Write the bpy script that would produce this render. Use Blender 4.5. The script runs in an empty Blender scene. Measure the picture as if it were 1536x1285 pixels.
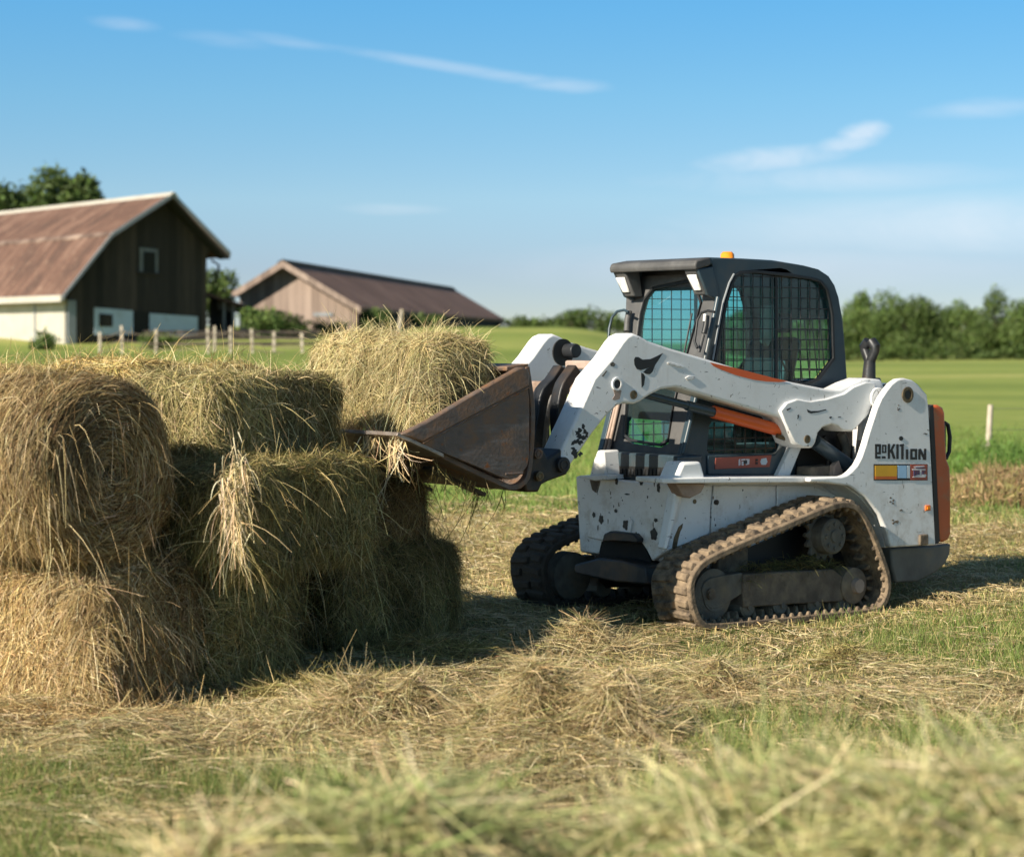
import bpy, bmesh, math, random
import numpy as np
from mathutils import Vector, Matrix
random.seed(7); RNG = np.random.default_rng(11)
S = bpy.context.scene; COL = S.collection
R = math.radians

# ------------------------------------------------------------------ measured view (used to turn photo measurements into metres)
FPX, HOR, CAMZ = 3200.0, 514.0, 1.69
X0, Y0, YAW = 1.254, 13.70, .678
CY, SY = math.cos(YAW), math.sin(YAW)
def toM(px, py, t):
    wx, wy = (px-768)/FPX*t - X0, t - Y0
    return (-CY*wx - SY*wy, SY*wx - CY*wy, CAMZ + (HOR-py)/FPX*t)
def onY(p, Y):      # loader side plane -> (X, Z)
    k = (p[0]-768)/FPX; t = (Y + X0*SY - Y0*CY)/(k*SY - CY)
    r = toM(p[0], p[1], t); return (r[0], r[2])
def onX(p, X):      # loader front plane -> (Y, Z)
    k = (p[0]-768)/FPX; t = (X - X0*CY - Y0*SY)/(-k*CY - SY)
    r = toM(p[0], p[1], t); return (r[1], r[2])
def sY(pts, Y): return [onY(p, Y) for p in pts]
def sX(pts, X): return [onX(p, X) for p in pts]
def slantX(z): return .32 + (1.98-z)*.286           # leaning plane of the cab front
def onS(p, off=0):
    X = .45
    for _ in range(10): X = slantX(onX(p, X)[1]) + off
    return (X,) + tuple(onX(p, X))
def W(px, d): return ((px-768)/FPX*d, d)
def WZ(py, d): return CAMZ + (HOR-py)/FPX*d

# ------------------------------------------------------------------ noise + terrain
def vnoise(p, sc=1., seed=0):
    q = np.asarray(p, float)*sc + seed*17.31
    i = np.floor(q); f = q-i; f = f*f*(3-2*f)
    def h(a, b, c): 
        v = np.sin(a*127.1 + b*311.7 + c*74.7)*43758.5453
        return v - np.floor(v)
    x, y, z = i[..., 0], i[..., 1], i[..., 2]; u, v, w = f[..., 0], f[..., 1], f[..., 2]
    L = lambda a, b, t: a+(b-a)*t
    return L(L(L(h(x,y,z),h(x+1,y,z),u), L(h(x,y+1,z),h(x+1,y+1,z),u), v),
             L(L(h(x,y,z+1),h(x+1,y,z+1),u), L(h(x,y+1,z+1),h(x+1,y+1,z+1),u), v), w)
def n2(x, y, sc, seed=0):
    x = np.asarray(x, float); return vnoise(np.stack([x, np.asarray(y, float)+0*x, 0*x+.37], -1), sc, seed)
def sstep(a, b, x):
    t = np.clip((x-a)/(b-a), 0, 1); return t*t*(3-2*t)
HY = [-50, 30, 45, 60, 85, 110, 125, 140, 152, 175, 300, 5000]
HZ = [0, 0, .04, .2, .62, 1.35, 2.05, 2.62, 2.95, 2.8, 2.6, 2.6]
RY = [-50, 25, 34, 60, 420, 900, 5000]
RZ = [0, 0, -.12, -.2, -1.07, -1.5, -1.5]
def gz(x, y):
    x = np.asarray(x, float); y = np.asarray(y, float)
    a = x/np.maximum(y, 5.)
    L = 1 - sstep(.02, .135, a)
    z = L*np.interp(y, HY, HZ) + (1-L)*np.interp(y, RY, RZ)
    far = sstep(28, 60, y)
    z = z + far*(n2(x, y, .045, 3)-.5)*.35
    near = 1 - sstep(24, 34, y)
    z = z + near*((n2(x, y, .8, 5)-.5)*.05 + (n2(x, y, 3.1, 6)-.5)*.035)
    return z
def gz1(x, y): return float(gz(np.array([x]), np.array([y]))[0])

# ------------------------------------------------------------------ materials
class G:
    def __init__(s, name):
        s.m = bpy.data.materials.new(name); s.m.use_nodes = True
        s.t = s.m.node_tree; s.t.nodes.clear()
        s.out = s.t.nodes.new('ShaderNodeOutputMaterial')
        s._tc = None
    def n(s, typ, ins={}, **at):
        nd = s.t.nodes.new(typ)
        for k, v in at.items(): setattr(nd, k, v)
        for k, v in ins.items():
            sk = nd.inputs[k]
            if isinstance(v, bpy.types.NodeSocket): s.t.links.new(v, sk)
            else: sk.default_value = v
        return nd
    def obj(s, scale=None):
        if s._tc is None: s._tc = s.n('ShaderNodeTexCoord')
        o = s._tc.outputs['Object']
        if scale is not None: o = s.n('ShaderNodeMapping', {'Vector': o, 'Scale': scale}).outputs[0]
        return o
    def noise(s, sc, det=4, rough=.55, vec=None, dist=0.):
        return s.n('ShaderNodeTexNoise', {'Scale': sc, 'Detail': det, 'Roughness': rough, 'Distortion': dist,
                   'Vector': vec if vec is not None else s.obj()}).outputs['Fac']
    def ramp(s, f, pts, interp='LINEAR'):
        r = s.n('ShaderNodeValToRGB', {'Fac': f}); cr = r.color_ramp; cr.interpolation = interp
        while len(cr.elements) < len(pts): cr.elements.new(.5)
        for e, (p, c) in zip(cr.elements, pts):
            e.position = p; e.color = (c, c, c, 1) if isinstance(c, (int, float)) else (*c, 1)
        return r.outputs['Color']
    def mix(s, f, a, b, blend='MIX'):
        nd = s.t.nodes.new('ShaderNodeMix'); nd.data_type = 'RGBA'; nd.blend_type = blend
        for i, v in ((0, f), (6, a), (7, b)):
            if isinstance(v, bpy.types.NodeSocket): s.t.links.new(v, nd.inputs[i])
            else: nd.inputs[i].default_value = v if i == 0 else (*v, 1)
        return nd.outputs[2]
    def math(s, op, a, b=0., clamp=False):
        nd = s.n('ShaderNodeMath', {0: a, 1: b}, operation=op); nd.use_clamp = clamp; return nd.outputs[0]
    def attr(s, name='Col'): return s.n('ShaderNodeAttribute', attribute_name=name).outputs['Color']
    def bump(s, h, st=.3, d=.01):
        return s.n('ShaderNodeBump', {'Height': h, 'Strength': st, 'Distance': d}).outputs[0]
    def bsdf(s, col, rough=.6, metal=0., normal=None, **ex):
        ins = {'Base Color': col if isinstance(col, bpy.types.NodeSocket) else (*col, 1), 'Roughness': rough, 'Metallic': metal}
        if normal is not None: ins['Normal'] = normal
        ins.update(ex)
        b = s.n('ShaderNodeBsdfPrincipled', ins).outputs[0]
        return b
    def done(s, sh):
        s.t.links.new(sh, s.out.inputs['Surface']); return s.m

def simple(name, col, rough=.6, metal=0., var=.25, sc=9., bump=0., dirt=None, dirt_amt=.5, dirt_sc=4.):
    g = G(name); f = g.noise(sc, 5)
    c0 = tuple(max(0, c*(1-var)) for c in col); c1 = tuple(min(1, c*(1+var)) for c in col)
    c = g.ramp(f, [(.3, c0), (.7, c1)])
    if dirt:
        d = g.ramp(g.noise(dirt_sc, 6, .65), [(.62-.3*dirt_amt, 0.), (.8-.2*dirt_amt, 1.)])
        c = g.mix(d, c, dirt)
    nm = g.bump(g.noise(sc*6, 4), bump) if bump else None
    return g.done(g.bsdf(c, rough, metal, nm))

def make_paint(name, col, wear=1.):
    g = G(name)
    c = g.mix(g.ramp(g.noise(2.2, 4), [(.35, 0.), (.75, .6)]), col, tuple(x*.86 for x in col))
    # fine scratches: stretched noise in three directions, thinned with a patch mask
    o = g.obj()
    for k, (sc, rot) in enumerate((((60, 40, 9), (0, .5, 0)), ((12, 40, 70), (0, -.35, .2)), ((38, 30, 33), (.3, .9, 0)))):
        mp = g.n('ShaderNodeMapping', {'Vector': o, 'Rotation': rot, 'Scale': sc, 'Location': (k*3.3, k, 0)}).outputs[0]
        f = g.n('ShaderNodeTexNoise', {'Vector': mp, 'Scale': 1., 'Detail': 2., 'Distortion': .6}).outputs['Fac']
        patch = g.ramp(g.noise(3.1+k, 3, .6), [(.46, 0.), (.56, 1.)])
        m = g.math('MULTIPLY', g.ramp(f, [(.715-.02*wear, 0.), (.745-.02*wear, 1.)]), patch)
        c = g.mix(g.math('MULTIPLY', m, .85), c, (.045, .045, .05) if k < 2 else (.16, .13, .1))
    # dust, thicker low down and in patches
    sep = g.n('ShaderNodeSeparateXYZ', {0: o}).outputs['Z']
    low = g.n('ShaderNodeMapRange', {'Value': sep, 'From Min': 1.0, 'From Max': .3, 'To Min': .03, 'To Max': .62}).outputs[0]
    d = g.math('MULTIPLY', g.ramp(g.noise(7, 6, .7), [(.5, 0.), (.75, 1.)]), g.math('ADD', low, .15), True)
    c = g.mix(d, c, (.34, .26, .17))
    # rust chips
    ch = g.ramp(g.noise(22, 5, .6), [(.705, 0.), (.725, 1.)])
    c = g.mix(g.math('MULTIPLY', ch, .8), c, (.13, .08, .05))
    # paint rubbed off along the edges of the plates
    bv = g.n('ShaderNodeBevel', {'Radius': .014}, samples=4).outputs[0]; gn = g.n('ShaderNodeNewGeometry').outputs['Normal']
    dt = g.n('ShaderNodeVectorMath', {0: bv, 1: gn}, operation='DOT_PRODUCT').outputs['Value']
    eg = g.math('MULTIPLY', g.ramp(dt, [(.80, 1.), (.97, 0.)]), g.ramp(g.noise(11, 6, .7), [(.50, 0.), (.60, 1.)]))
    c = g.mix(g.math('MULTIPLY', eg, .85), c, (.11, .075, .05))
    # dark runs of grime down the plates
    rn = g.ramp(g.noise(1., 4, .6, g.obj((26, 26, 1.6))), [(.58, 0.), (.78, .38)])
    c = g.mix(g.math('MULTIPLY', rn, g.ramp(g.noise(2., 3), [(.45, 0.), (.65, 1.)])), c, (.22, .18, .13))
    r = g.ramp(g.noise(5, 4), [(.3, .34), (.7, .55)])
    return g.done(g.bsdf(c, r, 0, g.bump(g.noise(40, 3), .04), **{'Coat Weight': .15, 'Coat Roughness': .2}))

MT = {}
MT['white'] = make_paint('white_paint', (.84, .84, .83))
MT['orange'] = simple('orange_paint', (.62, .125, .03), .42, 0, .14, 3, dirt=(.35, .2, .1), dirt_amt=.25)
MT['sleeve'] = simple('orange_sleeve', (.75, .12, .02), .38, 0, .1, 3)
MT['cab'] = simple('charcoal_paint', (.03, .052, .068), .38, 0, .2, 4, dirt=(.06, .062, .06), dirt_amt=.4)
MT['cabdust'] = simple('dusty_charcoal', (.085, .083, .082), .6, 0, .3, 6, dirt=(.05, .05, .052), dirt_amt=.55)
MT['black'] = simple('black_plastic', (.012, .013, .015), .5, 0, .3, 8)
MT['steel'] = simple('dark_steel', (.03, .032, .036), .45, .3, .4, 9, dirt=(.1, .065, .04), dirt_amt=.4)
MT['rod'] = simple('blue_grey_cylinder', (.045, .07, .09), .35, .3, .2, 6, dirt=(.12, .1, .08), dirt_amt=.2)
MT['pink'] = simple('dusty_tube', (.36, .27, .22), .7, 0, .2, 7, dirt=(.2, .13, .09), dirt_amt=.4)
MT['brass'] = simple('greasy_pin', (.16, .12, .07), .45, .6, .4, 30)
MT['mud'] = simple('muddy_steel', (.125, .098, .073), .85, 0, .35, 10, .5, dirt=(.27, .205, .135), dirt_amt=.55, dirt_sc=6)
MT['mudgrey'] = simple('muddy_grey_steel', (.13, .12, .1), .8, 0, .3, 14, .4, dirt=(.22, .17, .11), dirt_amt=.4)
MT['lens'] = simple('lamp_lens', (.82, .8, .76), .25, 0, .2, 40)
MT['amber'] = simple('amber_lens', (.85, .27, .02), .2, 0, .15, 30)
MT['ink'] = simple('black_ink', (.015, .015, .015), .5, 0, .2, 20)
def flat(n, c, r=.5): return simple(n, c, r, 0, .06, 10)
MT['dyel'] = flat('decal_yellow', (.75, .4, .02)); MT['dor'] = flat('decal_orange', (.6, .14, .02)); MT['dblu'] = flat('decal_blue', (.36, .57, .78))
MT['dpal'] = flat('decal_pale', (.62, .7, .75)); MT['dred'] = flat('decal_red', (.4, .085, .05)); MT['dwht'] = flat('decal_white', (.7, .66, .66)); MT['dpur'] = flat('decal_purple', (.06, .05, .12))
MT['bumper'] = simple('bumper_iron', (.12, .12, .11), .6, .1, .25, 5, .2, dirt=(.2, .16, .11), dirt_amt=.3)

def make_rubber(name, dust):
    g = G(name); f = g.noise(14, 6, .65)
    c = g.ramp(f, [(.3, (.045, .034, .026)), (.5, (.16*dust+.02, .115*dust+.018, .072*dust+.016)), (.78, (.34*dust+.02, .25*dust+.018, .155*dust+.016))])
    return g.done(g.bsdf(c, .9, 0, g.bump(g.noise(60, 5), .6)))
MT['rubber'] = make_rubber('dusty_rubber', 1.); MT['rubbershade'] = make_rubber('shaded_rubber', .12)  # far track: bucket's shade put into a darker copy of the rubber

def make_bucket():
    g = G('rusty_bucket_steel'); 
    f = g.noise(4.5, 7, .68); st = g.noise(3, 6, .7, g.obj((1, 1, 6)))
    c = g.ramp(f, [(.3, (.085, .075, .072)), (.48, (.15, .115, .098)), (.6, (.21, .12, .07)), (.75, (.30, .14, .055))])
    c = g.mix(g.ramp(st, [(.52, 0.), (.7, .8)]), c, (.2, .185, .18))
    c = g.mix(g.ramp(g.noise(16, 5, .6), [(.62, 0.), (.7, .9)]), c, (.28, .1, .03))
    return g.done(g.bsdf(c, g.ramp(f, [(.3, .36), (.7, .75)]), g.ramp(f, [(.4, .55), (.65, .05)]), g.bump(g.noise(50, 5), .25)))
MT['bucket'] = make_bucket()
MT['worn'] = simple('worn_bright_steel', (.34, .30, .27), .42, .6, .3, 14, .2, dirt=(.2, .12, .07), dirt_amt=.4)

def make_glass(name, tint, refl=1., dust=.03):
    g = G(name)
    fr = g.n('ShaderNodeFresnel', {'IOR': 1.5}).outputs[0]
    tr = g.n('ShaderNodeBsdfTransparent', {'Color': (*tint, 1)}).outputs[0]
    gl = g.n('ShaderNodeBsdfGlossy', {'Color': (.9, .97, 1, 1), 'Roughness': .03}).outputs[0]
    dst = g.n('ShaderNodeBsdfDiffuse', {'Color': (.35, .45, .44, 1)}).outputs[0]
    bk = g.n('ShaderNodeNewGeometry').outputs['Backfacing']
    fac = g.math('MULTIPLY', g.math('MULTIPLY', fr, refl, True), g.math('SUBTRACT', 1., bk))
    a = g.n('ShaderNodeMixShader', {0: dust, 1: tr, 2: dst}).outputs[0]
    return g.done(g.n('ShaderNodeMixShader', {0: fac, 1: a, 2: gl}).outputs[0])
MT['glass'] = make_glass('teal_glass', (.62, .90, .92)); MT['windscreen'] = make_glass('front_glass', (.68, .90, .95), 1.9)

def make_blades(name, trans=.3, rough=.7, spec=.25):
    g = G(name); c = g.attr()
    b = g.bsdf(c, rough, 0, None, **{'Specular IOR Level': spec})
    t = g.n('ShaderNodeBsdfTranslucent', {'Color': c}).outputs[0]
    return g.done(g.n('ShaderNodeMixShader', {0: trans, 1: b, 2: t}).outputs[0])
MT['hay'] = make_blades('hay_strands', .12, .65, .3)
MT['grass'] = make_blades('grass_blades', .35, .55, .3)
MT['leaf'] = make_blades('leaves', .22, .6, .25)

def make_ground():
    g = G('meadow_ground'); o = g.obj()
    sep = g.n('ShaderNodeSeparateXYZ', {0: o}); y = sep.outputs['Y']; x = sep.outputs['X']
    big = g.noise(.35, 5, .6); mid = g.noise(2.2, 6, .65); fine = g.noise(26, 5, .7)
    litter = g.ramp(fine, [(.28, (.11, .075, .032)), (.5, (.25, .185, .085)), (.75, (.40, .315, .16))])
    soil = g.ramp(fine, [(.3, (.05, .038, .02)), (.7, (.14, .105, .055))])
    gre = g.ramp(fine, [(.3, (.035, .06, .014)), (.7, (.11, .17, .04))])
    near = g.mix(g.ramp(mid, [(.38, 0.), (.62, 1.)]), litter, gre)
    near = g.mix(g.ramp(g.noise(1.1, 5, .6), [(.6, 0.), (.72, .8)]), near, soil)
    cut = g.mix(g.ramp(mid, [(.45, .0), (.75, .55)]), g.ramp(fine, [(.3, (.22, .165, .07)), (.7, (.40, .315, .15))]), gre)
    # far field: mown bands running across the slope
    bandv = g.n('ShaderNodeMapping', {'Vector': o, 'Scale': (.012, .055, 0)}).outputs[0]
    band = g.n('ShaderNodeTexNoise', {'Vector': bandv, 'Scale': 1., 'Detail': 4., 'Roughness': .5}).outputs['Fac']
    far = g.ramp(band, [(.34, (.16, .21, .05)), (.5, (.24, .29, .07)), (.62, (.33, .35, .10)), (.72, (.46, .41, .17))])
    tus = g.noise(.9, 6, .7)
    far = g.mix(g.ramp(tus, [(.35, .35), (.65, 0.)]), far, (.10, .15, .035))
    yy = g.math('ADD', y, g.math('MULTIPLY', g.math('SUBTRACT', big, .5), 5.))
    t1 = g.n('ShaderNodeMapRange', {'Value': yy, 'From Min': 13., 'From Max': 15.}).outputs[0]
    t2 = g.n('ShaderNodeMapRange', {'Value': yy, 'From Min': 21., 'From Max': 23.}).outputs[0]
    c = g.mix(t1, near, cut); c = g.mix(t2, c, far)
    return g.done(g.bsdf(c, .95, 0, g.bump(g.noise(18, 6, .7), .5, .03), **{'Specular IOR Level': .1}))
MT['ground'] = make_ground()

def make_wood(name, cols, sx=7., board=.28, axis=0):
    # vertical boards: per-board tone from a stretched noise, streaks along z
    g = G(name); o = g.obj()
    sc = [.0, .0, .0]; sc[axis] = 1/board
    mp = g.n('ShaderNodeMapping', {'Vector': o, 'Scale': tuple(sc)}).outputs[0]
    sn = g.n('ShaderNodeVectorMath', {0: mp}, operation='FLOOR').outputs[0]
    wn = g.n('ShaderNodeTexWhiteNoise', {'Vector': sn}, noise_dimensions='3D').outputs['Value']
    st = g.noise(sx, 6, .65, g.obj((1., 1., .12)))
    f = g.math('ADD', g.math('MULTIPLY', wn, .55), g.math('MULTIPLY', st, .5))
    c = g.ramp(f, [(.2, cols[0]), (.5, cols[1]), (.85, cols[2])])
    fr = g.n('ShaderNodeVectorMath', {0: mp}, operation='FRACTION').outputs[0]
    fx = g.n('ShaderNodeSeparateXYZ', {0: fr}).outputs[axis]
    c = g.mix(g.ramp(fx, [(.0, 1.), (.08, 0.)]), c, tuple(v*.35 for v in cols[0]))
    return g.done(g.bsdf(c, .85))
MT['barndark'] = make_wood('dark_boards', [(.012, .009, .007), (.028, .021, .017), (.085, .06, .046)], 5, .42)
MT['barnpale'] = make_wood('weathered_pinkish_boards', [(.17, .125, .102), (.28, .212, .175), (.42, .325, .27)], 4, .5)
def make_roof(name, a, b, c3, seam):
    g = G(name); o = g.obj()
    st = g.noise(1., 7, .7, g.obj((.22, 1.5, .22))); f = g.noise(.45, 5, .6)
    c = g.ramp(g.math('ADD', g.math('MULTIPLY', st, .6), g.math('MULTIPLY', f, .4)), [(.40, a), (.50, b), (.60, c3)])
    w = g.n('ShaderNodeTexWave', {'Vector': o, 'Scale': seam, 'Distortion': .4, 'Detail': 1.}, wave_type='BANDS', bands_direction='Y').outputs['Fac']
    c = g.mix(g.ramp(w, [(.0, .45), (.2, 0.)]), c, tuple(v*.6 for v in a))
    c = g.mix(g.ramp(g.noise(2.2, 4, .6, g.obj((.3, 1.6, 1.6))), [(.60, 0.), (.72, .6)]), c, (.36, .25, .18))
    return g.done(g.bsdf(c, .8, 0, g.bump(w, .3, .05)))
MT['roofred'] = make_roof('rusty_brown_roof', (.065, .036, .026), (.125, .064, .043), (.20, .118, .085), .3)
MT['roofbrown'] = make_roof('dark_brown_roof', (.15, .072, .045), (.25, .125, .08), (.34, .19, .13), .25)
MT['whitewall'] = simple('whitewash', (.43, .405, .355), .8, 0, .1, .8, dirt=(.4, .36, .3), dirt_amt=.35, dirt_sc=.6)
MT['bluewall'] = simple('pale_blue_boards', (.42, .50, .58), .8, 0, .08, 1., dirt=(.3, .33, .36), dirt_amt=.3, dirt_sc=.7)
MT['trim'] = simple('pale_trim', (.22, .24, .26), .6, 0, .14, 1.)
MT['post'] = simple('grey_post_wood', (.42, .36, .29), .85, 0, .3, 6)
MT['fenceboard'] = simple('fence_boards', (.16, .125, .095), .9, 0, .4, 2)
MT['dark'] = simple('unlit_interior', (.012, .011, .01), .9)
MT['bark'] = simple('bark', (.075, .058, .042), .9, 0, .4, 5)
MT['lap'] = simple('rusty_lap', (.10, .06, .045), .8, 0, .3, 1., dirt=(.38, .28, .22), dirt_amt=.6, dirt_sc=.5)
MT['frame'] = simple('grey_window_frame', (.16, .165, .17), .8, 0, .2, 2.)
MT['wire'] = simple('fence_wire', (.3, .28, .25), .5, .4)

# ------------------------------------------------------------------ object helpers
def tag(o, label=None, cat=None, group=None, kind=None):
    if label: o['label'] = label
    if cat: o['category'] = cat
    if group: o['group'] = group
    if kind: o['kind'] = kind
    return o
def empty(name, loc=(0, 0, 0), rz=0.):
    o = bpy.data.objects.new(name, None); COL.objects.link(o); o.location = loc; o.rotation_euler = (0, 0, rz); return o
def link(name, me, mat, parent=None):
    o = bpy.data.objects.new(name, me); COL.objects.link(o)
    for m in (mat if isinstance(mat, (list, tuple)) else [mat]): me.materials.append(m)
    if parent is not None: o.parent = parent
    return o
def part(name, bm, mat, parent=None, bevel=0., seg=2, ang=38):
    bmesh.ops.recalc_face_normals(bm, faces=bm.faces[:])
    me = bpy.data.meshes.new(name); bm.to_mesh(me); bm.free()
    me.polygons.foreach_set('use_smooth', [True]*len(me.polygons))
    me.set_sharp_from_angle(angle=R(ang))
    o = link(name, me, mat, parent)
    if bevel:
        b = o.modifiers.new('Bevel', 'BEVEL'); b.width = bevel; b.segments = seg; b.limit_method = 'ANGLE'; b.angle_limit = R(40)
        b.harden_normals = False
    return o
def arrays(name, V, F, mat, col=None, parent=None, smooth=True):
    me = bpy.data.meshes.new(name); n = len(V); k = F.shape[1]; m = len(F)
    me.vertices.add(n); me.vertices.foreach_set('co', np.ascontiguousarray(V, dtype=np.float32).ravel())
    me.loops.add(m*k); me.loops.foreach_set('vertex_index', np.ascontiguousarray(F, dtype=np.int32).ravel())
    me.polygons.add(m); me.polygons.foreach_set('loop_start', np.arange(0, m*k, k, dtype=np.int32))
    me.polygons.foreach_set('loop_total', np.full(m, k, dtype=np.int32))
    me.update(calc_edges=True)
    if smooth: me.polygons.foreach_set('use_smooth', np.ones(m, dtype=bool))
    if col is not None:
        a = me.color_attributes.new('Col', 'FLOAT_COLOR', 'POINT')
        c = np.ones((n, 4), np.float32); c[:, :3] = col; a.data.foreach_set('color', c.ravel())
    me.validate()
    return link(name, me, mat, parent)

def BM(): return bmesh.new()
def loop_clean(pts):
    out = []
    for p in pts:
        if not out or (abs(p[0]-out[-1][0])+abs(p[1]-out[-1][1])) > 1e-5: out.append(p)
    return out
def prism(bm, pts, axis, c0, c1, holes=()):
    """outline (and holes) extruded along a loader axis: 'Y' pts=(X,Z), 'X' pts=(Y,Z), 'Z' pts=(X,Y)"""
    def v3(p, c): return {'Y': (p[0], c, p[1]), 'X': (c, p[0], p[1]), 'Z': (p[0], p[1], c)}[axis]
    if not holes:
        a = [bm.verts.new(v3(p, c0)) for p in pts]; b = [bm.verts.new(v3(p, c1)) for p in pts]
        bm.faces.new(a); bm.faces.new(b[::-1]); n = len(pts)
        for i in range(n): bm.faces.new((a[i], a[(i+1) % n], b[(i+1) % n], b[i]))
        return
    from mathutils.geometry import tessellate_polygon
    loops = [pts]+list(holes)
    tris = tessellate_polygon([[Vector((p[0], p[1], 0)) for p in l] for l in loops])
    A = []; B = []
    for l in loops:
        a = [bm.verts.new(v3(p, c0)) for p in l]; b = [bm.verts.new(v3(p, c1)) for p in l]
        n = len(l)
        for i in range(n): bm.faces.new((a[i], a[(i+1) % n], b[(i+1) % n], b[i]))
        A += a; B += b
    for t in tris:
        bm.faces.new([A[i] for i in t]); bm.faces.new([B[i] for i in t[::-1]])
def slab(bm, pts3, nrm, thick, holes3=()):
    """planar 3D outline with holes, extruded by thick along nrm"""
    from mathutils.geometry import tessellate_polygon
    loops = [[Vector(p) for p in l] for l in [pts3]+list(holes3)]
    nv = Vector(nrm).normalized(); ax = nv.orthogonal().normalized(); ay = nv.cross(ax)
    tris = tessellate_polygon([[Vector((p.dot(ax), p.dot(ay), 0)) for p in l] for l in loops])
    A = []; B = []
    for l in loops:
        a = [bm.verts.new(p) for p in l]; b = [bm.verts.new(p+nv*thick) for p in l]; n = len(l)
        for i in range(n): bm.faces.new((a[i], a[(i+1) % n], b[(i+1) % n], b[i]))
        A += a; B += b
    for t in tris:
        bm.faces.new([A[i] for i in t]); bm.faces.new([B[i] for i in t[::-1]])
def box(bm, c, s, rot=None):
    M = Matrix.Translation(c) @ (rot.to_4x4() if rot is not None else Matrix.Identity(4)) @ Matrix.Diagonal((s[0], s[1], s[2], 1))
    return bmesh.ops.create_cube(bm, size=1, matrix=M)['verts']
def tube(bm, pts, r, seg=10, caps=True):
    pts = [Vector(p) for p in pts]; rs = r if isinstance(r, (list, tuple)) else [r]*len(pts); rings = []
    for i, p in enumerate(pts):
        d = (pts[min(i+1, len(pts)-1)]-pts[max(i-1, 0)]).normalized()
        a = d.orthogonal().normalized() if i == 0 else (prev - d*prev.dot(d)).normalized()
        prev = a; b = d.cross(a)
        rings.append([bm.verts.new(p+(a*math.cos(2*math.pi*k/seg)+b*math.sin(2*math.pi*k/seg))*rs[i]) for k in range(seg)])
    for q, w in zip(rings, rings[1:]):
        for k in range(seg): bm.faces.new((q[k], q[(k+1) % seg], w[(k+1) % seg], w[k]))
    if caps: bm.faces.new(rings[0][::-1]); bm.faces.new(rings[-1])
def disc(bm, c, axis, r, th, seg=28, r2=None):
    ax = {'X': Vector((1, 0, 0)), 'Y': Vector((0, 1, 0)), 'Z': Vector((0, 0, 1))}[axis]; c = Vector(c)
    tube(bm, [c, c+ax*th], [r, r2 if r2 else r], seg)
def ring(bm, c, r0, r1, y0, y1, seg=32):      # annulus about the Y axis
    q = []
    for rr, yy in ((r0, y0), (r1, y0), (r1, y1), (r0, y1)):
        q.append([bm.verts.new((c[0]+rr*math.cos(2*math.pi*k/seg), yy, c[1]+rr*math.sin(2*math.pi*k/seg))) for k in range(seg)])
    for j in range(4):
        for k in range(seg):
            bm.faces.new((q[j][k], q[j][(k+1) % seg], q[(j+1) % 4][(k+1) % seg], q[(j+1) % 4][k]))
def spline(pts, n, closed=True):
    P = np.array(pts, float); m = len(P); out = []
    if closed: idx = lambda i: P[i % m]; segs = m
    else: idx = lambda i: P[min(max(i, 0), m-1)]; segs = m-1
    fine = []
    for i in range(segs):
        a, b, c, d = idx(i-1), idx(i), idx(i+1), idx(i+2)
        for t in np.linspace(0, 1, 24, endpoint=False):
            fine.append(.5*((2*b)+(-a+c)*t+(2*a-5*b+4*c-d)*t*t+(-a+3*b-3*c+d)*t**3))
    if not closed: fine.append(P[-1])
    f = np.array(fine); g = np.vstack([f, f[:1]]) if closed else f
    L = np.concatenate([[0], np.cumsum(np.linalg.norm(np.diff(g, axis=0), axis=1))])
    s = np.linspace(0, L[-1], n, endpoint=not closed)
    return np.stack([np.interp(s, L, g[:, k]) for k in range(2)], 1)

class Rib:
    """collects many thin curved strands (flat ribbons) and links them as one mesh"""
    def __init__(s): s.V = []; s.F = []; s.C = []; s.n = 0
    def add(s, P, D, L, Wd, bend, col, seg=3, taper=.75, roll=None, rng=RNG):
        n = len(P)
        if n == 0: return
        D = D/np.maximum(np.linalg.norm(D, axis=1, keepdims=True), 1e-6)
        rv = rng.normal(size=(n, 3)) if roll is None else roll
        side = np.cross(D, rv); side /= np.maximum(np.linalg.norm(side, axis=1, keepdims=True), 1e-6)
        t = np.linspace(0, 1, seg+1)[None, :, None]
        L = np.broadcast_to(np.asarray(L, float), (n,)); Wd = np.broadcast_to(np.asarray(Wd, float), (n,))
        C = P[:, None]+D[:, None]*L[:, None, None]*t+bend[:, None]*t**2
        w = Wd[:, None, None]*(1-taper*t)*.5
        q = np.stack([C-side[:, None]*w, C+side[:, None]*w], 2).reshape(-1, 3)
        k = (np.arange(n)[:, None]*(seg+1)+np.arange(seg)[None])*2
        f = np.stack([k, k+1, k+3, k+2], -1).reshape(-1, 4)+s.n
        s.V.append(q); s.F.append(f); s.C.append(np.repeat(col, (seg+1)*2, axis=0)); s.n += len(q)
    def mesh(s, V, F, C):
        s.V.append(V); s.F.append(F+s.n); s.C.append(C); s.n += len(V)
    def build(s, name, mat, parent=None):
        return arrays(name, np.vstack(s.V), np.vstack(s.F), mat, np.vstack(s.C), parent)
def palette(n, cols, wts, var=.18, rng=RNG):
    c = np.array(cols)[rng.choice(len(cols), n, p=np.array(wts)/sum(wts))]
    return np.clip(c*(1+rng.normal(0, var, (n, 1)))*(1+rng.normal(0, .05, (n, 3))), .005, .95)
HAYC = [(.58, .425, .165), (.70, .545, .25), (.41, .285, .10), (.30, .26, .085), (.17, .11, .035), (.78, .655, .37)]
# ================================================================== TRACK LOADER (local X forward, Y left, Z up)
loader = empty('track_loader', (X0, Y0, 0), math.pi+YAW)
tag(loader, 'muddy white compact loader on rubber tracks with dark cab and raised rusty bucket', 'track loader')
PY0, PY1 = -.36, .42                                    # cab sides

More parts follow.
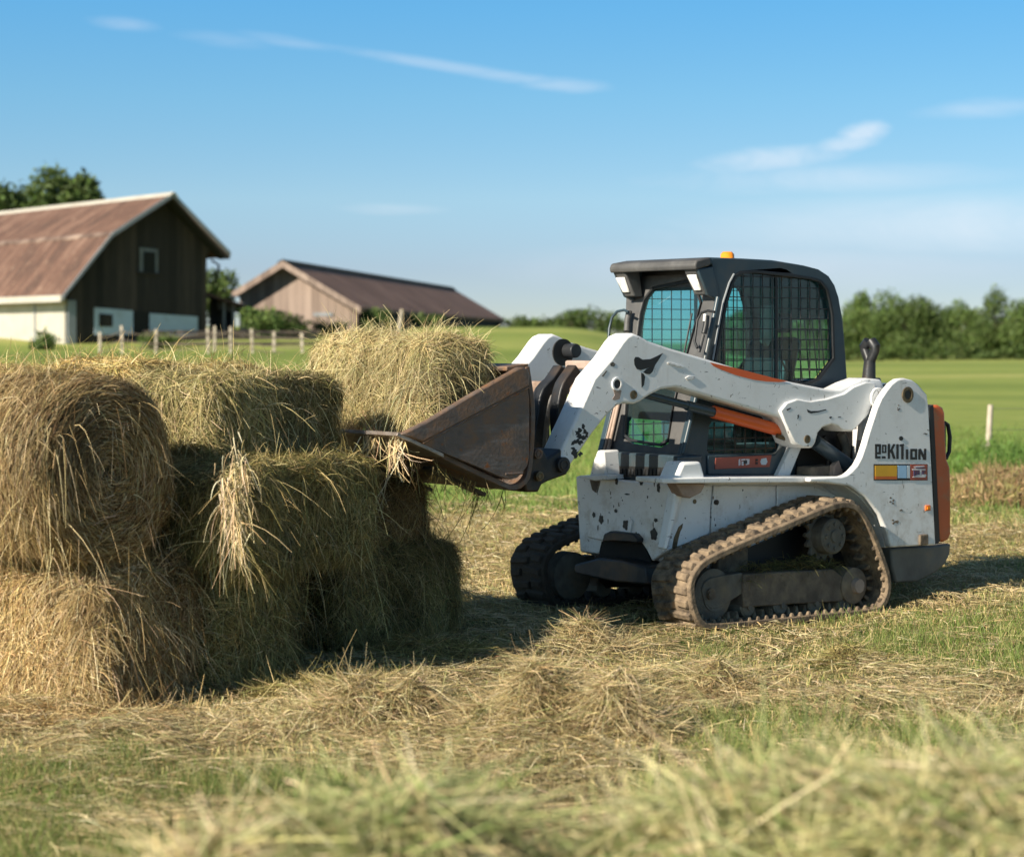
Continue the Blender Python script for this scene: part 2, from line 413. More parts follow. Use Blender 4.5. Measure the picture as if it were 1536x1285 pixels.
# ---- tracks
TRK = [(1036,892),(1037,870),(1049,849),(1067,835),(1112,814),(1150,798),(1188,782),(1227,765.4),(1258,754),(1277,754),(1293,763),(1310,791),
       (1326,830),(1336,862),(1337,887),(1328,910),(1310,921),(1239,929),(1163,937),(1075,944),(1052,938),(1040,915)]
OUT = spline(sY(TRK, .84), 150)
def offset(P, d):
    t = np.roll(P, -1, 0)-np.roll(P, 1, 0); t /= np.linalg.norm(t, axis=1, keepdims=True)
    n = np.stack([t[:, 1], -t[:, 0]], 1); c = P.mean(0)
    if ((P-c)*n).sum() < 0: n = -n
    return P+n*d
OUT = offset(OUT, .004)
INN = offset(OUT, -.040)
def resample(P, n):
    g = np.vstack([P, P[:1]]); L = np.concatenate([[0], np.cumsum(np.linalg.norm(np.diff(g, axis=0), axis=1))])
    s = np.linspace(0, L[-1], n, endpoint=False)
    return np.stack([np.interp(s, L, g[:, k]) for k in range(2)], 1)
def track_belt(bm, y0, y1):
    n = len(OUT)
    rows = []
    lo, li = OUT, INN; edge = offset(OUT, -.006)
    for P, y in ((li, y0), (edge, y0), (lo, y0+.012), (lo, y1-.012), (edge, y1), (li, y1)):
        rows.append([bm.verts.new((p[0], y, p[1])) for p in P])
    for j in range(6):
        a, b = rows[j], rows[(j+1) % 6]
        for i in range(n): bm.faces.new((a[i], a[(i+1) % n], b[(i+1) % n], b[i]))
    m = 54; Q = resample(OUT, m); Tn = np.roll(Q, -1, 0)-np.roll(Q, 1, 0); Tn /= np.linalg.norm(Tn, axis=1, keepdims=True)
    Nn = offset(Q, 1.)-Q; Qi = resample(INN, m)
    rr = random.Random(3)
    def lug(c, t, nn, ya, yb, h, w0, w1, sk):
        vs = []
        for (hh, w) in ((-.004, w0), (h, w1)):
            for (yy, sgn) in ((ya, -1), (yb, 1)):
                for e in (-1, 1):
                    o = e*w+sk*sgn
                    yq = yy+(.008 if yy == ya else -.008)*(hh > 0)
                    vs.append(bm.verts.new((c[0]+t[0]*o+nn[0]*hh, yq, c[1]+t[1]*o+nn[1]*hh)))
        a = vs
        for f in ((0, 1, 3, 2), (4, 6, 7, 5), (0, 4, 5, 1), (2, 3, 7, 6), (0, 2, 6, 4), (1, 5, 7, 3)): bm.faces.new([a[i] for i in f])
    for i in range(m):
        c, t, nn = Q[i], Tn[i], Nn[i]; ym = (y0+y1)/2+(.035 if i % 2 else -.035); h = .022*rr.uniform(.8, 1.1)
        lug(c, t, nn, y0+.02, ym-.010, h, .027*rr.uniform(.9, 1.12), .019, .006)
        lug(c+t*.024, t, nn, ym+.010, y1-.024, h*rr.uniform(.8, 1.1), .027*rr.uniform(.9, 1.1), .019, -.006)
        lug(Qi[i], t, -nn, (y0+y1)/2-.045, (y0+y1)/2+.045, .045, .016, .009, 0)      # drive lugs on the inside
        lug(Qi[i], t, -nn, y1-.05, y1-.02, .022, .016, .010, 0)
def make_track(y0, y1, sgn, mat):
    """sgn = +1: outer face looks to +Y"""
    bm = BM(); track_belt(bm, y0, y1); part('rubber_track', bm, mat, loader, .004, 1, 50)
    yo = y1 if sgn > 0 else y0; Yf = lambda d: yo-sgn*d          # depth inward from the outer face
    P = lambda pts: sY(pts, .75)
    # roller frame
    bm = BM(); prism(bm, P([(1117,861),(1150,859),(1181,857),(1215,856),(1252,853),(1262,861),(1268,866),(1268,898),(1262,902),(1190,906),(1117,911)]), 'Y', Yf(.24), Yf(.10))
    fr = part('track_frame', bm, MT['mud'], loader, .008)
    bm = BM(); prism(bm, P([(1057,885),(1061,874),(1070,867),(1090,863),(1119,859),(1119,890),(1084,912),(1072,914),(1062,906)]), 'Y', Yf(.20), Yf(.115))
    part('idler_arm', bm, MT['mudgrey'], loader, .006)
    c = onY((1070, 891), .75); bm = BM(); disc(bm, (c[0], Yf(.115), c[1]), 'Y', .035, sgn*.012); disc(bm, (c[0]+.02, Yf(.112), c[1]), 'Y', .016, sgn*.022)
    part('idler_pin', bm, MT['mud'], loader)
    c = (.63, .185); bm = BM(); tube(bm, [(c[0], Yf(.26), c[1]), (c[0], Yf(.245), c[1]), (c[0], Yf(.14), c[1]), (c[0], Yf(.125), c[1])], [.135, .155, .155, .125], 36); ring(bm, c, .07, .10, Yf(.125), Yf(.118)); part('idler_wheel', bm, MT['mudgrey'], loader)
    c = onY((1281, 878), .75); bm = BM(); tube(bm, [(c[0], Yf(.22), c[1]), (c[0], Yf(.09), c[1]), (c[0], Yf(.08), c[1])], [.115, .115, .095], 30); hub = part('rear_idler', bm, MT['mud'], loader)
    bm = BM(); disc(bm, (c[0]-.01, Yf(.08), c[1]), 'Y', .05, sgn*.03, 10, .045); part('hub_cap', bm, MT['pink'], hub)
    for p in ((1127.6,911),(1177,908),(1228,905.5),(1274,902)):
        c = onY(p, .75); bm = BM(); tube(bm, [(c[0], Yf(.24), c[1]), (c[0], Yf(.125), c[1]), (c[0], Yf(.115), c[1])], [.062, .062, .05], 24); disc(bm, (c[0], Yf(.115), c[1]), 'Y', .018, sgn*.015, 8)
        part('roller', bm, MT['mudgrey'], loader)
    # drive sprocket: toothed ring behind a bolted motor disc
    c = onY((1252, 804), .75); bm = BM(); n = 15; pr = []
    for k in range(n*4):
        a = 2*math.pi*k/(n*4); r = .165 if k % 4 in (0, 1) else .135; pr.append((c[0]+r*math.cos(a), c[1]+r*math.sin(a)))
    prism(bm, pr, 'Y', Yf(.21), Yf(.18)); sp = part('sprocket', bm, MT['mudgrey'], loader, .004)
    bm = BM(); tube(bm, [(c[0], Yf(.18), c[1]), (c[0], Yf(.10), c[1]), (c[0], Yf(.09), c[1])], [.118, .112, .10], 36)
    for k in range(8):
        a = k*math.pi/4; disc(bm, (c[0]+.075*math.cos(a), Yf(.09), c[1]+.075*math.sin(a)), 'Y', .013, sgn*.010, 6)
    disc(bm, (c[0], Yf(.09), c[1]), 'Y', .038, sgn*.012)
    part('drive_hub', bm, MT['mudgrey'], sp)
    # undercarriage side plate behind
    bm = BM(); prism(bm, sY([(1060,870),(1115,835),(1215,790),(1300,800),(1310,880),(1290,900),(1090,905)], .6), 'Y', Yf(.35), Yf(.335)); part('side_plate', bm, MT['black'], loader)
    bm = BM(); bmesh.ops.create_cube(bm, size=1, matrix=Matrix.Translation((.33, Yf(.30), .38)) @ Matrix.Diagonal((.26, .06, .22, 1))); part('frame_bracket', bm, MT['mud'], loader, .01)
make_track(.50, .84, 1, MT['rubber']); make_track(-.84, -.50, -1, MT['rubbershade'])

# ---- lower body
bm = BM(); prism(bm, [(.70, .36), (.735, .84), (.60, .84), (-1.0, .84), (-1.30, .84), (-1.30, .30), (-.9, .25), (.3, .25)], 'Y', -.44, .485); part('hull', bm, MT['white'], loader, .01)
FR = [(899,717),(1019,727),(1008,790),(1000,826),(978,842),(970,826),(958,808),(912,801),(904,812),(880,806),(884,770),(893,735)]
bm = BM(); prism(bm, sX(FR, .78), 'X', .735, .78); fp = part('front_plate', bm, MT['white'], loader, .012, 3)
bm = BM(); prism(bm, sX([(908,812),(911,800),(920,796),(955,800),(962,808),(961,814),(945,812),(925,811)], .80), 'X', .74, .83); part('axle_cover', bm, MT['steel'], loader, .008)
bm = BM(); prism(bm, sX([(902,812),(962,810),(976,842),(975,870),(890,866)], .74), 'X', .60, .738); part('engine_opening', bm, MT['dark'], loader)
bm = BM(); prism(bm, sX([(868,846),(905,836),(940,840),(975,850),(978,876),(930,872),(880,862),(868,858)], .84), 'X', .70, .88); part('skid_beam', bm, MT['steel'], loader, .012)
for p, rx, rz in (((891,772),3,5),((902,779),4.5,8),((939,787),6,9),((981,801),6.5,11),((962,724),3,4.5),((925,722),2.5,6),((988,731),3,9),((989,815),2,2.5),((924,766),3,3.5),((984,780),3.5,3.5),((1006,755),5,7),((941,741),5,1.5)):
    q = onX(p, .78); sc = 13.0/FPX; bm = BM(); a = []
    for k in range(18): wob = 1+.16*math.sin(k*1.7+p[0]); a.append((q[0]+rx*.74*sc/.66*math.cos(k*math.pi/9)*wob, q[1]+rz*.80*sc*math.sin(k*math.pi/9)*wob))
    prism(bm, a, 'X', .778, .783); part('drain_hole', bm, MT['ink'], fp)
q = onX((943, 786), .78); bm = BM(); prism(bm, [(q[0]-.0, q[1]-.035), (q[0]+.03, q[1]-.045), (q[0]+.045, q[1]+.02), (q[0]+.02, q[1]+.05), (q[0]+.005, q[1]+.01)], 'X', .784, .792); part('hole_cover', bm, MT['white'], fp, .003)
rr = random.Random(21)
for k in range(30):      # small irregular chips and streaks on the lower body
    if k < 20: px, py = rr.uniform(893, 1008), rr.uniform(724, 806); q = onX((px, py), .78)
    else: px, py = rr.uniform(1024, 1150), rr.uniform(732, 790); q = onY((px, py), .51)
    w_, h_ = rr.uniform(.0015, .006), rr.uniform(.003, .018)*(1.6 if rr.random() < .4 else .7); bm = BM()
    a = [(q[0]+w_*rr.uniform(.5, 1.3)*math.cos(j*.785), q[1]+h_*rr.uniform(.5, 1.3)*math.sin(j*.785)) for j in range(8)]
    if k < 20: prism(bm, a, 'X', .778, .7812)
    elif q[0] < .5: prism(bm, a, 'Y', .5, .5035)
    else: prism(bm, a, 'Y', .505, .5095)
    part('paint_chip', bm, MT[rr.choice(['steel', 'steel', 'mud'])], loader)
# side panels between ledge and track
def side_panel(pts, y0=.486, y1=.502, name='side_panel'):
    bm = BM(); prism(bm, sY(pts, y1), 'Y', y0, y1); return part(name, bm, MT['white'], loader, .006)
side_panel([(1019,728),(1069,728),(1066,760),(1065,800),(1030,815),(1000,826),(1008,790)], .49, .508)
sp2 = side_panel([(1071,728),(1164,728),(1164,790),(1067.5,810),(1068,765)])
side_panel([(1166,728),(1220,728),(1260,745),(1260,780),(1166,790)])
bm = BM(); q = onY((1073.5,753), .502); disc(bm, (q[0], .503, q[1]), 'Y', .016, .012, 14); disc(bm, (q[0], .515, q[1]), 'Y', .009, .004, 10); part('latch', bm, MT['steel'], sp2)
bm = BM(); prism(bm, sY([(1024,785),(1018,790),(1011,806),(1008,822),(1014,824),(1017,808),(1020,797),(1023,791)], .509), 'Y', .506, .512); part('slot', bm, MT['brass'], loader)
for p in ((1015,734),(1016,742),(1034,739)):
    q = onY(p, .51); bm = BM(); box(bm, (q[0], .509, q[1]), (.045 if p[0] > 1030 else .028, .006, .026)); part('vent_slot', bm, MT['ink'], loader)
q = onY((1042, 752), .51); bm = BM(); disc(bm, (q[0], .507, q[1]), 'Y', .014, .005, 14); part('bolt', bm, MT['brass'], loader)
# ledge over the track, with the white step blocks
LED = [(994,717),(1060,716),(1160,715.5),(1262,715),(1274,728),(1240,724.5),(1176,724),(994,725)]
bm = BM(); prism(bm, sY(LED, .70), 'Y', .46, .70); part('fender_ledge', bm, MT['white'], loader, .008, 3)
bm = BM(); bt = sX([(1013,724),(1024,694),(1028,691),(1051,691),(1056,695),(1060,716),(1059,724)], .80); 
b0 = [Vector((x, y, z)) for x, y, z in ()]
prism(bm, sY([(1013,722),(1025,693),(1052,692),(1059,720)], .66), 'Y', .50, .66); part('step_block', bm, MT['white'], loader, .018, 3)
bm = BM(); prism(bm, sX([(887,714),(893,690),(899,675),(908,675),(912,714)], .82), 'X', .70, .84); part('step_block', bm, MT['white'], loader, .015, 3)
bm = BM(); prism(bm, sX([(871,713),(914,712),(914,719),(897,721),(871,716)], .84), 'X', .66, .86); part('fender_ledge', bm, MT['white'], loader, .006)
bm = BM(); prism(bm, sX([(880,719),(899,720),(893,742),(884,735)], .80), 'X', .68, .78); part('fender_bracket', bm, MT['mud'], loader, .006)

bm = BM(); prism(bm, sY([(1014,725),(1059,725),(1052,739),(1036,747),(1024,744)], .60), 'Y', .51, .60); part('step_bracket', bm, MT['pink'], loader, .008)
bm = BM(); prism(bm, sY([(1014,728),(1024,728),(1016,770),(1008,800),(1002,824),(996,824),(1003,790)], .54), 'Y', .47, .545); part('corner_fold', bm, MT['white'], loader, .022, 3)

# ---- rear uprights
TW = [(1347,568.5),(1357,567),(1369,570),(1377,576),(1384,584),(1391,592),(1393.5,612),(1404,817),(1336,821),(1332,801),(1319,771),(1298,745),(1274,728.5),(1238.7,724),
      (1215,723),(1215,716),(1262,714.5),(1270,712),(1277,707),(1286,697),(1292,685.6),(1298,668),(1304,647),(1315.6,611.7),(1322,597),(1330,585),(1338,575)]
tw = sY(TW, .76)
bm = BM(); prism(bm, tw, 'Y', .71, .76); tower = part('rear_upright', bm, MT['white'], loader, .012, 3)
bm = BM(); prism(bm, tw, 'Y', -.76, -.71); part('rear_upright', bm, MT['white'], loader, .012, 3)
arch = [(1336,822),(1333,801),(1319,771.5),(1298,745.5),(1274,729),(1239,724.5),(1239,721),(1276,725),(1302,742),(1324,769),(1338,800),(1341,822)]
for ys in ((.50, .712), (-.712, -.50)):
    bm = BM(); prism(bm, sY(arch, .76), 'Y', *ys); part('wheel_arch', bm, MT['white'], loader, .004)
q = onY((1361, 592), .76)
bm = BM(); ring(bm, q, .034, .052, .759, .768); disc(bm, (q[0], .757, q[1]), 'Y', .034, .005, 24); part('pivot_bore', bm, MT['brass'], tower)
bm = BM(); disc(bm, (q[0], .761, q[1]), 'Y', .027, .004, 20); part('pivot_pin', bm, MT['ink'], tower)
# arm pivot barrel seen in front of the upright
q = onY((1311, 597), .66); bm = BM(); tube(bm, [(q[0], .50, q[1]), (q[0], .70, q[1])], .055, 24); ring(bm, q, .055, .07, .66, .70); part('arm_pivot', bm, MT['white'], loader, .004)
q = onY((1322, 584), .66); bm = BM(); tube(bm, [(q[0]+.03, .64, q[1]), (q[0]-.09, .64, q[1]+.012)], .026, 14); part('grease_fitting', bm, MT['brass'], loader)
# inner frame behind the arm: dark cavity, hoses, brackets
bm = BM(); prism(bm, sY([(1205,640),(1250,612),(1330,590),(1322,640),(1300,690),(1270,714),(1195,715)], .44), 'Y', .40, .43); part('inner_panel', bm, MT['dark'], loader)
bm = BM(); prism(bm, sY([(1166,714),(1192,660),(1207,660),(1185,714)], .47), 'Y', .43, .47); part('frame_strut', bm, MT['white'], loader, .006)
bm = BM(); prism(bm, sY([(1208,714),(1209,700),(1246,697),(1248,714)], .52), 'Y', .44, .56); part('valve_block', bm, MT['mud'], loader, .006)
bm = BM(); prism(bm, sY([(1247,714),(1248,698),(1255,690),(1259,702),(1263,714)], .58), 'Y', .56, .60); part('bracket', bm, MT['pink'], loader, .004)
for a, b, m in (((1262,650),(1268,690),'mudgrey'), ((1290,660),(1279,705),'pink'), ((1235,655),(1242,712),'black')):
    pa, pb = onY(a, .50), onY(b, .50); mid = ((pa[0]+pb[0])/2-.03, .50, (pa[1]+pb[1])/2)
    bm = BM(); tube(bm, [(pa[0], .50, pa[1]), mid, (pb[0], .50, pb[1])], .018 if m != 'mudgrey' else .03, 10); part('hose', bm, MT[m], loader)
# rear bonnet, tailgate, bumper
bm = BM(); prism(bm, [(-.90, .86), (-.90, 1.405), (-1.0, 1.42), (-1.36, 1.42), (-1.44, 1.36), (-1.44, .40), (-.90, .40)], 'Y', -.50, .50); part('engine_bonnet', bm, MT['white'], loader, .02, 3)
bm = BM(); prism(bm, [(-.88, 1.402), (-.88, 1.44), (-1.10, 1.44), (-1.10, 1.424), (-1.0, 1.421)], 'Y', -.40, .40); part('bonnet_cover', bm, MT['black'], loader, .006)
bm = BM(); prism(bm, sY([(1394,611),(1400,607),(1410,812),(1404,816)], .62), 'Y', -.60, .62); part('tailgate_seal', bm, MT['black'], loader)
TG = sY([(1398,607.5),(1408,607),(1415,611),(1418,619),(1419,660),(1421,688),(1426,701),(1427,730),(1427,800),(1424,809),(1416,813),(1408,812)], .60)
bm = BM(); prism(bm, TG, 'Y', -.58, .60); tg = part('tailgate', bm, MT['orange'], loader, .018, 3)
h = [onY(p, .52) for p in ((1415,634),(1420,637),(1423,655),(1422,677),(1417,688))]
bm = BM(); tube(bm, [(p[0]-.012, .52, p[1]) for p in h], .014, 10); part('tailgate_handle', bm, MT['black'], tg)
q = onY((1413,635), .5); bm = BM(); prism(bm, sY([(1412,632),(1417,634),(1417,690),(1412,686)], .56), 'Y', .46, .57); part('handle_recess', bm, MT['black'], tg)
BP = sY([(1336,822),(1404,818),(1427,815),(1425,832),(1418,846),(1405,858),(1378,872),(1344,874),(1338,850)], .68)
bm = BM(); prism(bm, BP, 'Y', -.68, .68); part('bumper', bm, MT['bumper'], loader, .014, 3)
bm = BM(); q = onY((1384,809), .76); box(bm, (q[0], .766, q[1]), (.085, .02, .07)); part('step_bracket', bm, MT['mud'], tower, .008)
bm = BM(); q = onY((1391,761.5), .76); box(bm, (q[0], .764, q[1]), (.048, .012, .036)); rf = part('side_reflector', bm, MT['dor'], tower, .004)
bm = BM(); box(bm, (q[0], .7715, q[1]), (.026, .004, .018)); part('reflector_lens', bm, MT['amber'], rf)
# scuffs where paint has gone (their own outlines)
for c, rx, rz in (((1337,753),7,5),((1343,783),9,5),((1351,765),4,3),((1386,688),5,2),((1388,650),6,2),((1348,612),4,4)):
    rr = random.Random(int(c[0])); q = onY(c, .76); sc = 13.3/FPX; bm = BM()
    for j in range(6):
        cx, cz = q[0]+rr.gauss(0, rx*sc*.5), q[1]+rr.gauss(0, rz*sc*.5); a = []
        for k in range(9): a.append((cx+rx*sc*.38*rr.uniform(.4, 1.2)*math.cos(k*.698), cz+rz*sc*.34*rr.uniform(.4, 1.2)*math.sin(k*.698)))
        prism(bm, a, 'Y', .7602, .7608+j*.0002)
    part('paint_chip', bm, MT['mud'], tower)

# ---- writing on the upright
def L4(p): return (1290+p[0]*.14006, 560+p[1]*.14006)
def glyph(polys, name, mat, y=.7605, th=.0015, parent=None):
    bm = BM()
    for i, pl in enumerate(polys): prism(bm, sY([L4(p) for p in pl], .76), 'Y', y-.002, y+th+i*.00006)
    return part(name, bm, MT[mat], parent if parent is not None else tower)
def rc(x0, y0, x1, y1): return [(x0, y0), (x1, y0), (x1, y1), (x0, y1)]
word = [rc(160,757,182,912), rc(160,755,222,783), rc(200,756,223,860), rc(162,842,222,866), rc(161,886,218,911),
        rc(236,764,250,850), rc(266,764,281,850), rc(237,762,280,780), rc(237,836,281,852), rc(232,886,272,910),
        rc(296,752,319,914), [(318,832),(354,754),(378,757),(330,852)], [(326,830),(346,812),(380,914),(354,915)],
        rc(388,756,412,916), rc(440,756,465,920), [(424,760),(468,752),(468,776),(424,782)],
        rc(490,812,514,920), rc(537,808,560,922), rc(586,808,609,922), rc(538,806,608,832), rc(538,896,608,923),
        rc(624,808,646,922), rc(684,806,706,926), [(624,808),(650,806),(706,922),(682,926)],
        [(438+22*math.cos(k*.524), 695+24*math.sin(k*.524)) for k in range(12)]]
glyph(word, 'lettering', 'ink')
dec = glyph([rc(145,970,722,1145)], 'decal', 'ink')
glyph([rc(158,985,392,1100)], 'decal_band', 'dyel', .7622, parent=dec); glyph([rc(158,1100,392,1132)], 'decal_band', 'dor', .7622, parent=dec)
glyph([rc(402,985,496,1120)], 'decal_band', 'dblu', .7622, parent=dec); glyph([rc(503,985,531,1120)], 'decal_band', 'dpal', .7622, parent=dec)
glyph([rc(538,974,716,1140)], 'decal_band', 'dred', .7622, parent=dec)
glyph([[(566,1000),(600,990),(682,988),(684,998),(610,1006),(580,1012)], [(552,1022),(580,1016),(696,1022),(696,1036),(640,1036),(556,1034)],
       [(560,1104),(610,1084),(700,1078),(704,1092),(690,1112),(560,1112)], rc(636,1036,652,1080)], 'decal_mark', 'dwht', .7640, parent=dec)
glyph([rc(568,1040,582,1098), rc(592,1042,630,1056), rc(592,1060,604,1090), rc(614,1062,630,1082), rc(658,1044,690,1056), rc(660,1060,676,1078), rc(590,1004,680,1012)], 'decal_mark', 'dpur', .7655, parent=dec)

# ---- lift arms
ARM = [(843,674),(871,613),(891,567),(917,537),(934,512),(941,504),(950,499.6),(961,504),(972.5,511),(1006,522.5),(1059,538),(1132,560),(1188,573),(1244,584),(1261,584),(1281,574),(1300,567),(1322,569),(1330,585),(1322,600),(1312,597),
       (1304,623.5),(1280,647),(1265,647),(1258,640),(1247.6,637),(1235,641),(1228,649),(1224,664),(1219,672),(1205,672),(1191,665),(1177,635),(1170,626),(1014,581),(992,584),(975,592.6),(961,602),(952,606),(936,605),(926,608.5),(908,626),(889,650),(856,698),(848,700),(842,690)]
arm2d = sY(ARM, .67)
bm = BM(); prism(bm, arm2d, 'Y', .50, .67); arm = part('lift_arm', bm, MT['white'], loader, .016, 3)
BR = [(1171,616),(1181,604),(1197,598.5),(1216,602),(1241,598),(1267,590),(1281,580),(1300,573),(1314,574),(1311,597),(1303,622),(1280,645.5),(1265,645),(1258,638.5),(1247.6,635.5),(1234,639.5),(1226.5,649),(1222.5,664),(1218,670.5),(1205,670.5),(1192.5,664),(1178,634)]
bm = BM(); prism(bm, sY(BR, .69), 'Y', .665, .69); brk = part('arm_bracket', bm, MT['white'], arm, .008, 3)
def bore(px, y, r0, r1, parent):
    q = onY(px, y); bm = BM(); ring(bm, q, r0*.72, r1, y-.004, y+.006, 26); disc(bm, (q[0], y-.006, q[1]), 'Y', r0*.72, .008, 22); part('pin', bm, MT['brass'], parent)
    return q
bore((1210.5,658.5), .69, .024, .026, brk); bore((950,592), .67, .024, .026, arm); 
q = onY((925,576), .67); bm = BM(); ring(bm, q, .026, .040, .668, .678, 26); part('pin_boss', bm, MT['white'], arm, .002); bm = BM(); disc(bm, (q[0], .667, q[1]), 'Y', .026, .005, 22); part('pin_hole', bm, MT['ink'], arm)
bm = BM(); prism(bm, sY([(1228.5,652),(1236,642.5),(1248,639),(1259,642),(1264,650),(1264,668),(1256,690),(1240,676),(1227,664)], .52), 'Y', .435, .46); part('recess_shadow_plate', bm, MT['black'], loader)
# emblem, stripe and small marks on the arm
def A1(p): return (880+p[0]*.28019, 360+p[1]*.28019)
bm = BM()
prism(bm, sY([A1(p) for p in ((253,640),(260,626),(276,626),(298,640),(340,637),(374,622),(407,605),(388,636),(366,668),(352,704),(338,718),(318,716),(302,708),(320,690),(338,682),(318,688),(290,696),(268,690),(256,668))], .67), 'Y', .669, .6722)
prism(bm, sY([A1(p) for p in ((291,710),(304,716),(312,732),(306,776),(294,790))], .67), 'Y', .669, .6724)
part('emblem', bm, MT['ink'], arm)
bm = BM(); prism(bm, sY([A1(p) for p in ((660,655),(722,669),(800,686),(900,712),(1000,738),(1076,755),(1030,760),(960,757),(890,747),(800,724),(715,692),(678,674))], .67), 'Y', .669, .6720); part('stripe', bm, MT['sleeve'], arm)
bm = BM()
for pl in (((430,655),(445,654),(520,676),(514,684),(446,668),(434,664)), ((526,738),(545,726),(578,730),(574,742),(540,752))): prism(bm, sY([A1(p) for p in pl], .67), 'Y', .669, .676)
part('cast_mark', bm, MT['white'], arm, .002)
for pl in (((1178,905),(1200,915),(1240,914),(1280,905),(1282,910),(1240,922),(1200,928),(1184,922)), ((1296,950),(1304,944),(1314,946),(1306,956)), ((1344,946),(1360,944),(1360,948),(1346,950)), ((1070,905),(1092,896),(1092,902),(1072,914)), ((1126,938),(1136,934),(1134,952),(1126,958),(1130,944))):
    bm = BM(); prism(bm, sY([A1(p) for p in pl], .69), 'Y', .689, .6915); part('scrape', bm, MT['steel'], brk)
for pl in (((125,660),(140,652),(154,664),(146,678),(128,674)), ((80,728),(104,698),(110,700),(88,732)), ((134,770),(150,790),(186,806),(176,850),(150,858),(136,852),(150,830))):
    bm = BM(); prism(bm, sY([A1(p) for p in pl], .67), 'Y', .669, .6715); part('scrape', bm, MT['mudgrey' if pl[0][0] != 134 else 'pink'], arm)
# worn paint at the arm foot
rr = random.Random(5)
for k in range(16):
    px = (rr.uniform(852, 893), 0); t = rr.random(); c = (870+(858-870)*t+rr.uniform(-7, 14), 640+45*t+rr.uniform(-8, 8)); q = onY(c, .67); bm = BM()
    a = [(q[0]+.022*rr.uniform(.3, 1.3)*math.cos(j*.7), q[1]+.016*rr.uniform(.3, 1.3)*math.sin(j*.7)) for j in range(9)]
    prism(bm, a, 'Y', .669, .6705+k*.0001); part('paint_chip', bm, MT['steel'], arm)
# far arm: same shape on the other side
k = lambda z: -.29*float(sstep(1.0, 1.5, z)); far2d = [(p[0]+k(p[1]), p[1]) for p in arm2d]
bm = BM(); prism(bm, far2d, 'Y', -.56, -.40); farm = part('lift_arm', bm, MT['white'], loader, .016, 3)
q = (1.244-.29-.075, 1.63); bm = BM(); disc(bm, (q[0], -.402, q[1]), 'Y', .085, .012); part('pin_recess', bm, MT['ink'], farm)
bm = BM(); tube(bm, [(q[0]-.03, -.40, q[1]+.01), (q[0]-.03, -.30, q[1]+.01)], .045, 16); part('cross_pin', bm, MT['steel'], farm, .006)
# cross tubes, tilt links and quick coupler
bm = BM(); box(bm, (1.12, .22, 1.555), (.06, .56, .055)); part('cross_tube', bm, MT['pink'], loader, .012)
bm = BM(); box(bm, (1.32, .05, 1.42), (.08, .90, .075)); part('cross_tube', bm, MT['pink'], loader, .016)
def bar(pxs, y0, y1, w0, mat, name):
    P = spline(sY(pxs, (y0+y1)/2), 18, False); t = np.gradient(P, axis=0); t /= np.linalg.norm(t, axis=1, keepdims=True); n = np.stack([t[:, 1], -t[:, 0]], 1)
    w = np.interp(np.linspace(0, 1, 18), [0, .5, 1], [w0, w0*.8, w0])[:, None]
    pl = [tuple(p) for p in np.vstack([P+n*w, (P-n*w)[::-1]])]
    bm = BM(); prism(bm, pl, 'Y', y0, y1); return part(name, bm, MT[mat], loader, .008)
bar([(862,553),(852,566),(842,582),(836,612),(838,650),(846,690)], .28, .36, .035, 'steel', 'tilt_link')
bar([(842,554),(828,574),(813,590),(806,625),(801,670),(803,705)], .16, .24, .042, 'steel', 'tilt_link')
bar([(846,556),(836,570),(824,582),(815,600),(812,640),(812,690)], -.20, -.12, .042, 'steel', 'tilt_link')
p0, p1 = onY((846,556), .05), onY((812,640), .05)
bm = BM(); tube(bm, [(p0[0], .05, p0[1]), (p1[0], .05, p1[1]), (p1[0]+.05, .05, p1[1]-.25)], [.03, .045, .045], 14); part('tilt_cylinder', bm, MT['steel'], loader)
bm = BM(); prism(bm, sY([(792,706),(796,690),(803,675),(815,672),(822,686),(832,680),(843,672),(851,684),(856,700),(850,712),(838,716),(822,722),(813,727),(808,738),(790,738),(785,722)], .66), 'Y', .44, .66); cp = part('quick_coupler', bm, MT['steel'], loader, .012)
bm = BM(); prism(bm, sY([(792,706),(796,690),(803,675),(815,672),(822,686),(832,680),(843,672),(851,684),(856,700),(850,712),(838,716),(822,722),(813,727),(808,738),(790,738),(785,722)], .66), 'Y', -.62, -.40); part('quick_coupler', bm, MT['steel'], loader, .012)
for p, m, r in (((806,680),'bucket',.03), ((808,714),'brass',.028), ((844,697),'steel',.045)):
    q = onY(p, .67); bm = BM(); disc(bm, (q[0], .655, q[1]), 'Y', r, .03, 18); ring(bm, q, r*.45, r*.7, .684, .69, 18); part('coupler_pin', bm, MT[m], cp, .003)
bm = BM(); prism(bm, [(2.10, .93), (2.10, 1.50), (2.02, 1.50), (1.98, 1.30), (1.94, .98), (1.98, .90)], 'Y', -.45, .62); part('coupler_plate', bm, MT['steel'], loader, .01)
# lift cylinder
def cyl(a, b, y, r, mat, name, ra=None):
    pa, pb = onY(a, y), onY(b, y); bm = BM(); tube(bm, [(pa[0], y, pa[1]), (pb[0], y, pb[1])], [r, ra or r], 20); return part(name, bm, MT[mat], loader, .004)
cyl((962,590),(1073,619), .57, .024, 'rod', 'cylinder_rod'); cyl((1030,608),(1074,619.5), .57, .031, 'rod', 'cylinder_gland')
cyl((1069,617.5),(1169,645), .57, .0385, 'sleeve', 'cylinder_sleeve'); cyl((1168,645),(1190,651), .57, .030, 'rod', 'cylinder_end'); cyl((1188,650),(1206,656), .57, .036, 'steel', 'cylinder_eye')
cyl((1222,662),(1281,704), .56, .046, 'rod', 'rear_cylinder')
pa = onY((1174,652), .60); bm = BM(); tube(bm, [(pa[0]+.05, .60, pa[1]-.005), (pa[0], .60, pa[1]-.02), (pa[0]-.06, .60, pa[1]-.03)], .014, 8); part('hydraulic_fitting', bm, MT['brass'], loader)

